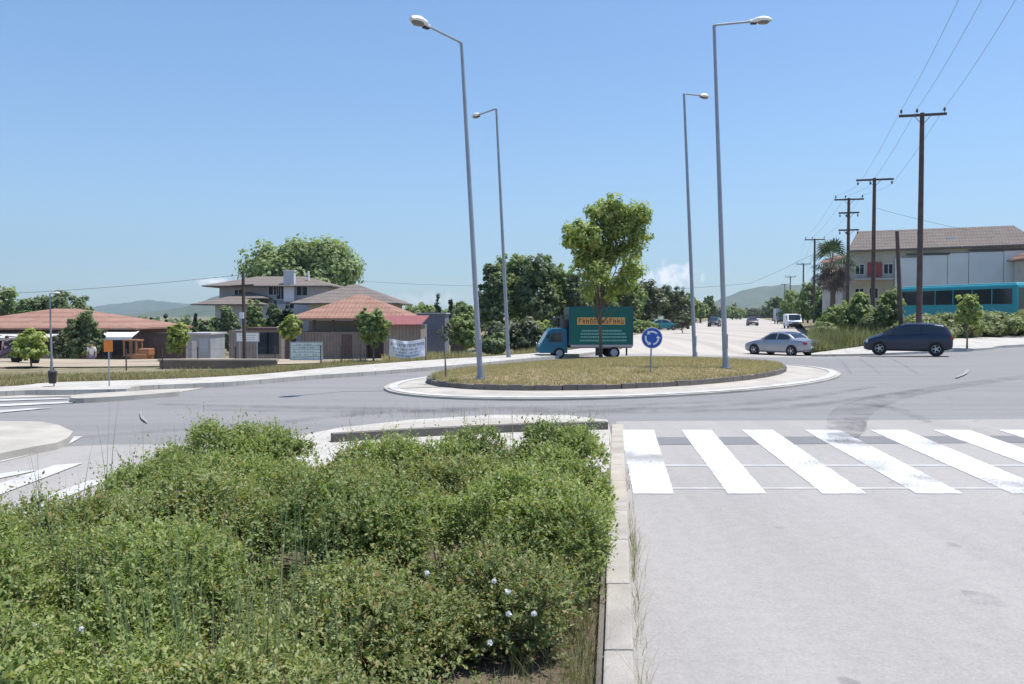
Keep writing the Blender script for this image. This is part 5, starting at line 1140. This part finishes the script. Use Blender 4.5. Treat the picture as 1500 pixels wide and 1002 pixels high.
car('oncoming_car', (px_on_road(1051, 128), 130, 0), R(-110), plain('black_paint', (.02, .02, .025), .4), 'distant black car just left of the nearest right lamp post', HATCH, (-1.22, 1.22), [(-1.52, -.62), (-.52, .98)], (.28, 1.08), (-1.84, -1.5), .30, 'distant cars on the far road')
car('parked_car', (px_on_road(976, 93), 95, .1), R(15), plain('teal_paint', (.02, .16, .19), .35), 'small teal car parked under the trees right of the round blue sign', HATCH, (-1.22, 1.22), [(-1.52, -.62), (-.52, .98)], (.28, 1.08), (-1.84, -1.5), .30, 'distant cars on the far road', scale=.8)
def wheel(parent, x, y, r, sgn):
    Mx = Matrix.Translation((x, y, r)) @ Matrix.Rotation(R(-90 * sgn), 4, 'X')
    w_ = MB().lathe([(r * .6, .08), (r * .9, .09), (r, .07), (r, -.07), (r * .5, -.08)], 22, Mx).build('wheel', M['rubber'], parent, smooth=True)
    MB().lathe([(.03, .085), (.08, .07), (r * .58, .075), (r * .62, .092)], 20, Mx).build('rim', M['galv'], w_)
def truck():
    Y = 34.6; c = Q(855, 500, Y); o = empty('light_truck', (c.x, Y, 0), R(4), 'small teal box truck with an orange lettered green box, facing left behind the roundabout', 'truck')
    s = Y / F; X = lambda px: (px - 855) * s; Z = lambda py: H + (462 - py) * s
    g = plain('dark_green_box_paint', (.0, .115, .088), .4, .4); b = plain('blue_cab_paint', (.006, .115, .19), .35, .5)
    x0, x1, z0, z1 = X(830), X(921), Z(504), Z(450); W = .82
    MB().box(x0, x1, -W, W, z0, z1).build('cargo_box', g, o, bevel=.02)
    tr_ = MB(); 
    for xx in (x0, x1): tr_.box(xx - .03, xx + .03, -W - .012, -W + .03, z0 - .01, z1 + .01)
    tr_.box(x0, x1, -W - .01, -W + .03, z1 - .03, z1 + .015); tr_.build('corner_trim', plain('blue_trim', (.01, .07, .13), .4), o)
    # lettering panel and text rows (illegible strokes as in the photo)
    rd = random.Random(2); pz0, pz1 = Z(476) + .02, Z(465); MB().box(X(841), X(910), -W - .018, -W - .004, pz0, pz1).build('name_panel', plain('orange_panel_print', (.72, .42, .12), .6), o)
    u = X(843); LT = plain('dark_red_letters', (.22, .03, .015), .6)
    while u < X(907):
        wv = rd.uniform(.085, .12); k = rd.randint(0, 3); m = MB()
        m.box(u, u + .03, -W - .024, -W - .019, pz0 + .04, pz1 - .04)
        if k in (0, 1): m.box(u + .03, u + wv, -W - .024, -W - .019, pz1 - .085, pz1 - .04)
        if k in (0, 2): m.box(u + .03, u + wv * .85, -W - .024, -W - .019, (pz0 + pz1) / 2 - .02, (pz0 + pz1) / 2 + .02)
        if k in (1, 2, 3): m.box(u + wv - .03, u + wv, -W - .0245, -W - .0195, pz0 + .04, pz1 - .085)
        if k == 3: m.box(u + .03, u + wv - .03, -W - .024, -W - .019, pz0 + .04, pz0 + .08)
        m.build('letter', LT, o); u += wv + .05
    TG = plain('pale_green_letters', (.20, .42, .36), .6)
    for (py, a, bb) in ((484, 848, 905), (488.5, 846, 910), (493, 846, 912), (498, 845, 911)):
        u = X(a); m = MB()
        while u < X(bb):
            wv = rd.uniform(.03, .07); m.box(u, u + wv, -W - .014, -W - .004, Z(py) - .035, Z(py) + .035); u += wv + .02
        m.build('text_line', TG, o)
    MB().box(X(832), X(921), -W + .08, W - .08, Z(509), z0 - .004).build('chassis', plain('rusty_pale_rail', (.30, .23, .23), .7), o)
    MB().box(X(832), X(922), -W - .004, -W + .07, Z(507), z0 - .004).build('side_rail', plain('pale_rail', (.42, .38, .38), .6), o)
    # cab, side profile extruded across the width
    prof = [(X(787), .22), (X(828), .22), (X(828), Z(483)), (X(824), Z(480)), (X(805), Z(481)), (X(801), Z(484)), (X(790), Z(503)), (X(787.5), Z(508))]
    Mx = Matrix.Rotation(R(90), 4, 'X'); MB().prism(prof, -.68, .68, Mx).build('cab', b, o, bevel=.035)
    gl = [(X(800), Z(500)), (X(820), Z(500)), (X(820), Z(487)), (X(807), Z(487))]
    for sg in (-1, 1): MB().prism(gl, sg * .683 - .004, sg * .683 + .004, Mx).build('side_window', M['glass'], o)
    wsn = MB(); a = Vector((X(791) - .02, 0, Z(502))); t = Vector((X(801) - .035, 0, Z(485.5))); wsn.add([(a.x, -.6, a.z), (a.x, .6, a.z), (t.x, .56, t.z), (t.x, -.56, t.z)], [(0, 1, 2, 3)]); wsn.build('windscreen', M['glass'], o)
    for sg in (-1, 1):
        wheel(o, X(816), sg * .62, .22, sg); wheel(o, X(895), sg * .66, .24, sg)
        MB().lathe([(.07, 0), (.07, .03)], 14, Matrix.Translation((X(787.5) + .01, sg * .5, .55)) @ Matrix.Rotation(R(-90), 4, 'Y')).build('headlight', M['alloy'], o)
        MB().box(X(798), X(801), sg * .8 - .06, sg * .8 + .06, Z(495), Z(489)).build('mirror', M['black'], o)
    # ladder-like roof rack above the cab
    rk = MB()
    for yy in (-.55, .55):
        rk.tube([(X(803), yy, Z(481)), (X(812), yy, Z(466)), (X(829), yy, Z(462))], .02, 6); rk.tube([(X(814), yy, Z(480)), (X(814), yy, Z(466))], .018, 6)
    for q in (806, 812, 820): rk.tube([(X(q), -.55, Z(466) - .05 * (q < 812)), (X(q), .55, Z(466) - .05 * (q < 812))], .018, 6)
    rk.build('roof_rack', M['darkmetal'], o)
    MB().box(x0 - .22, x0 - .04, -.6, .6, Z(500), Z(468)).build('headboard', M['darkmetal'], o)
    MB().box(X(868), X(874), -W + .02, -W + .1, .12, Z(509)).build('mud_flap', M['black'], o); MB().box(X(912), X(914), -W + .02, -W + .1, .12, Z(509)).build('mud_flap', M['black'], o)
truck()
def coach():
    a = Vector((35.6, 75, 1.08)); b = Vector((39.6, 64, 1.08)); L_ = 11.6; rz = math.atan2((b - a).y, (b - a).x)
    o = empty('coach', ((a + b) / 2), rz, 'turquoise coach with a long dark window band parked behind the hedge', 'bus')
    teal = plain('turquoise_paint', (.02, .30, .36), .3, .5); hx = L_ / 2
    MB().box(-hx, hx, -1.22, 1.22, .32, 3.1).build('body', teal, o, bevel=.22, seg=4)
    MB().box(-hx + .25, hx - .3, -1.0, 1.0, 3.06, 3.22).build('roof', plain('pale_turquoise_roof', (.25, .52, .55), .35), o, bevel=.06)
    for sg in (-1, 1):
        x = -hx + .35
        for k in range(6):
            w_ = 1.72; MB().box(x, x + w_, sg * 1.222 - .012, sg * 1.222 + .012, 1.55, 2.75).build('side_window', M['glass'], o, bevel=.01); x += w_ + .1
        for wx in (-3.6, 3.9): wheel(o, wx, sg * 1.1, .48, sg)
        MB().box(-hx + .3, hx - .3, sg * 1.222 - .008, sg * 1.222 + .008, .5, .62).build('side_stripe', plain('pale_stripe', (.4, .6, .6), .4), o)
    MB().box(-hx - .012, -hx + .02, -1.0, 1.0, 1.6, 2.7).build('rear_window', M['glass'], o, bevel=.01)
    MB().box(hx - .02, hx + .012, -1.05, 1.05, 1.1, 2.8).build('windscreen', M['glass'], o, bevel=.01)
    for sg in (-1, 1): MB().box(-hx - .014, -hx + .02, sg * .95 - .1, sg * .95 + .1, .8, 1.2).build('tail_light', plain('coach_tail_red', (.3, .01, .01), .3), o)
coach()
def van(px, Y, label, box=False):
    o = empty('delivery_van' if not box else 'lorry', (px_on_road(px, Y), Y, 0), R(-100), label, 'van' if not box else 'lorry')
    if not box:
        prof = [(-2.4, .3), (2.3, .3), (2.35, .9), (1.7, 1.1), (1.15, 1.85), (-2.3, 1.95), (-2.4, 1.8)]; Mx = Matrix.Rotation(R(90), 4, 'X')
        MB().prism(prof, -.9, .9, Mx).build('body', M['white'], o, bevel=.08)
        MB().add([(1.72, -.75, 1.14), (1.72, .75, 1.14), (1.2, .7, 1.86), (1.2, -.7, 1.86)], [(0, 1, 2, 3)]).build('windscreen', M['glass'], o)
        MB().box(2.3, 2.4, -.85, .85, .3, .62).build('bumper', M['black'], o); MB().box(2.35, 2.42, -.4, .4, .68, .84).build('grille', M['darkmetal'], o)
        for sg in (-1, 1):
            for wx in (-1.5, 1.5): wheel(o, wx, sg * .82, .33, sg)
            MB().box(2.1, 2.38, sg * .72 - .12, sg * .72 + .12, .72, .9).build('headlight', M['alloy'], o)
            MB().box(.3, 1.2, sg * .905 - .006, sg * .905 + .006, 1.2, 1.7).build('side_window', M['glass'], o)
    else:
        blue = plain('lorry_blue_grey', (.10, .15, .24), .4)
        MB().box(-3.4, .9, -1.15, 1.15, .9, 3.2).build('cargo_box', plain('lorry_white_box', (.42, .46, .52), .6), o, bevel=.03); MB().box(1.0, 2.6, -1.05, 1.05, .5, 2.6).build('cab', blue, o, bevel=.12)
        MB().box(2.59, 2.62, -.9, .9, 1.5, 2.3).build('windscreen', M['glass'], o); MB().box(2.55, 2.7, -1.0, 1.0, .4, .7).build('bumper', M['darkmetal'], o)
        for sg in (-1, 1):
            for wx in (-2.2, 1.9): wheel(o, wx, sg * .98, .45, sg)
            MB().box(2.58, 2.66, sg * .8 - .12, sg * .8 + .12, .8, 1.0).build('headlight', M['alloy'], o); MB().box(2.2, 2.3, sg * 1.25 - .1, sg * 1.25 + .1, 1.6, 2.2).build('mirror', M['black'], o)
van(1161, 113, 'distant white van driving towards the camera'); van(1144, 178, 'distant lorry with a blue cab behind the white van', True)
def loader():
    Y = 55; g = -1.78; c = Q(196, 500, Y); o = empty('loader', (c.x, Y, g), R(0), 'orange yellow loader parked under the cafe awning', 'loader')
    y = plain('machine_orange', (.36, .16, .07), .5)
    MB().box(-.5, 1.0, -.5, .5, .55, 1.0).build('body', y, o, bevel=.06); MB().box(.45, 1.2, -.42, .42, .9, 1.35).build('bonnet', y, o, bevel=.06)
    cb = MB()
    for xx in (-.45, .35):
        for yy in (-.42, .42): cb.box(xx - .04, xx + .04, yy - .04, yy + .04, 1.0, 1.85)
    cb.box(-.55, .45, -.5, .5, 1.852, 1.95); cb.build('cab_frame', y, o)
    for sg in (-1, 1): wheel(o, -.3, sg * .58, .42, sg); wheel(o, .8, sg * .55, .32, sg)
    MB().box(-1.1, -.65, -.6, .6, .2, .6).build('bucket', plain('bucket_steel', (.25, .17, .1), .7), o, bevel=.04)
loader()
for i, (px, Y, rz_, m_, lab) in enumerate([(8, 30, 95, plain('violet_scooter_paint', (.10, .06, .12), .4), 'purple motor scooter parked at the far left before the cafe'), (38, 29, 80, M['darkmetal'], 'dark motor scooter parked beside the purple one')]):
    g = 0; o = empty('scooter', (Q(px, 500, Y).x, Y, .02), R(rz_ + 70), lab, 'scooter', 'scooters parked before the cafe')
    mp = MB(); mp.tube([(-.55, 0, .55), (-.2, 0, .5), (.2, 0, .3), (.42, 0, .45), (.5, 0, .95)], [.16, .15, .1, .1, .06], 10); mp.build('body', m_, o, smooth='all')
    MB().tube([(-.6, 0, .78), (-.3, 0, .76), (0, 0, .7)], [.1, .12, .08], 10).build('seat', M['black'], o, smooth='all')
    MB().tube([(.5, -.3, 1.0), (.5, 0, .97), (.5, .3, 1.0)], .018, 6).build('handlebar', M['darkmetal'], o)
    for wx in (-.5, .65): MB().lathe([(.12, -.05), (.22, -.05), (.25, 0), (.22, .05), (.12, .05)], 20, Matrix.Translation((wx, 0, .25)) @ Matrix.Rotation(R(90), 4, 'X')).build('wheel', M['rubber'], o, smooth=True)
    MB().tube([(.65, 0, .25), (.5, 0, .9)], .03, 6).build('fork', M['darkmetal'], o)
# person standing before the cafe
def person(px, Y, g, shirt, trousers, label):
    o = empty('person', (Q(px, 500, Y).x, Y, g), R(10), label, 'person', None)
    vs = [(0, 0, .92), (0, 0, 1.08), (0, 0, 1.28), (0, 0, 1.42), (0, 0, 1.5), (0, -.01, 1.6), (0, -.01, 1.7), (-.19, 0, 1.4), (-.24, .02, 1.15), (-.25, -.05, .9), (-.25, -.08, .82), (.19, 0, 1.4), (.24, .02, 1.15), (.25, -.05, .9), (.25, -.08, .82), (-.1, 0, .86), (-.11, -.02, .48), (-.11, .03, .08), (-.12, -.12, .03), (.1, 0, .86), (.12, -.02, .48), (.12, .03, .08), (.13, -.12, .03)]
    es = [(0, 1), (1, 2), (2, 3), (3, 4), (4, 5), (5, 6), (3, 7), (7, 8), (8, 9), (9, 10), (3, 11), (11, 12), (12, 13), (13, 14), (0, 15), (15, 16), (16, 17), (17, 18), (0, 19), (19, 20), (20, 21), (21, 22)]
    rs = [.14, .13, .16, .12, .055, .09, .085, .06, .048, .035, .03, .06, .048, .035, .03, .09, .065, .045, .04, .09, .065, .045, .04]
    def skin(name, vv, ee, rr, m, parent):
        me = bpy.data.meshes.new(name); me.from_pydata(vv, ee, []); ob = bpy.data.objects.new(name, me); COL.objects.link(ob); ob.parent = parent
        md = ob.modifiers.new('skin', 'SKIN'); sv = me.skin_vertices[0].data
        for k, r in enumerate(rr): sv[k].radius = (r, r * (.75 if k < 4 else 1)); 
        sv[0].use_root = True; ob.modifiers.new('sub', 'SUBSURF').render_levels = 2; me.materials.append(m); return ob
    skinm = plain('skin', (.42, .24, .17), .6)
    skin('body', vs, es, rs, skinm, o)
    skin('shirt', [vs[i] for i in (0, 1, 2, 3, 7, 8, 11, 12)], [(0, 1), (1, 2), (2, 3), (3, 4), (4, 5), (3, 6), (6, 7)], [.15, .145, .175, .135, .075, .062, .075, .062], shirt, o)
    skin('trousers', [vs[i] for i in (0, 15, 16, 17, 19, 20, 21)], [(0, 1), (1, 2), (2, 3), (0, 4), (4, 5), (5, 6)], [.155, .105, .08, .062, .105, .08, .062], trousers, o)
    MB().lathe([(.02, .1), (.07, .085), (.1, .04), (.1, -.02), (.085, -.05)], 14, Matrix.Translation((0, .012, 1.69))).build('hair', M['black'], o, smooth='all')
person(134, 52, -1.68, plain('white_shirt', (.7, .7, .7), .9), plain('blue_grey_trousers', (.14, .14, .22), .9), 'person in a white shirt and grey blue trousers standing before the cafe')
person(10, 48, -1.2, plain('pink_shirt', (.55, .35, .42), .9), plain('dark_trousers', (.05, .05, .08), .9), 'person in a pale pink shirt near the left edge by the scooters')

# ------------------------------------------------------------------ haze
hz = MB().box(-4200, 3400, -60, 6600, -4, 620); haze = hz.build('haze', bpy.data.materials.new('haze_air')); tag(haze, kind='stuff')
hm = haze.data.materials[0]; hm.use_nodes = True; t = hm.node_tree; t.nodes.clear(); ov = t.nodes.new('ShaderNodeOutputMaterial'); pv = t.nodes.new('ShaderNodeVolumePrincipled')
pv.inputs['Color'].default_value = (.68, .87, 1, 1); pv.inputs['Density'].default_value = .00015; pv.inputs['Anisotropy'].default_value = .2
t.links.new(pv.outputs[0], ov.inputs['Volume'])
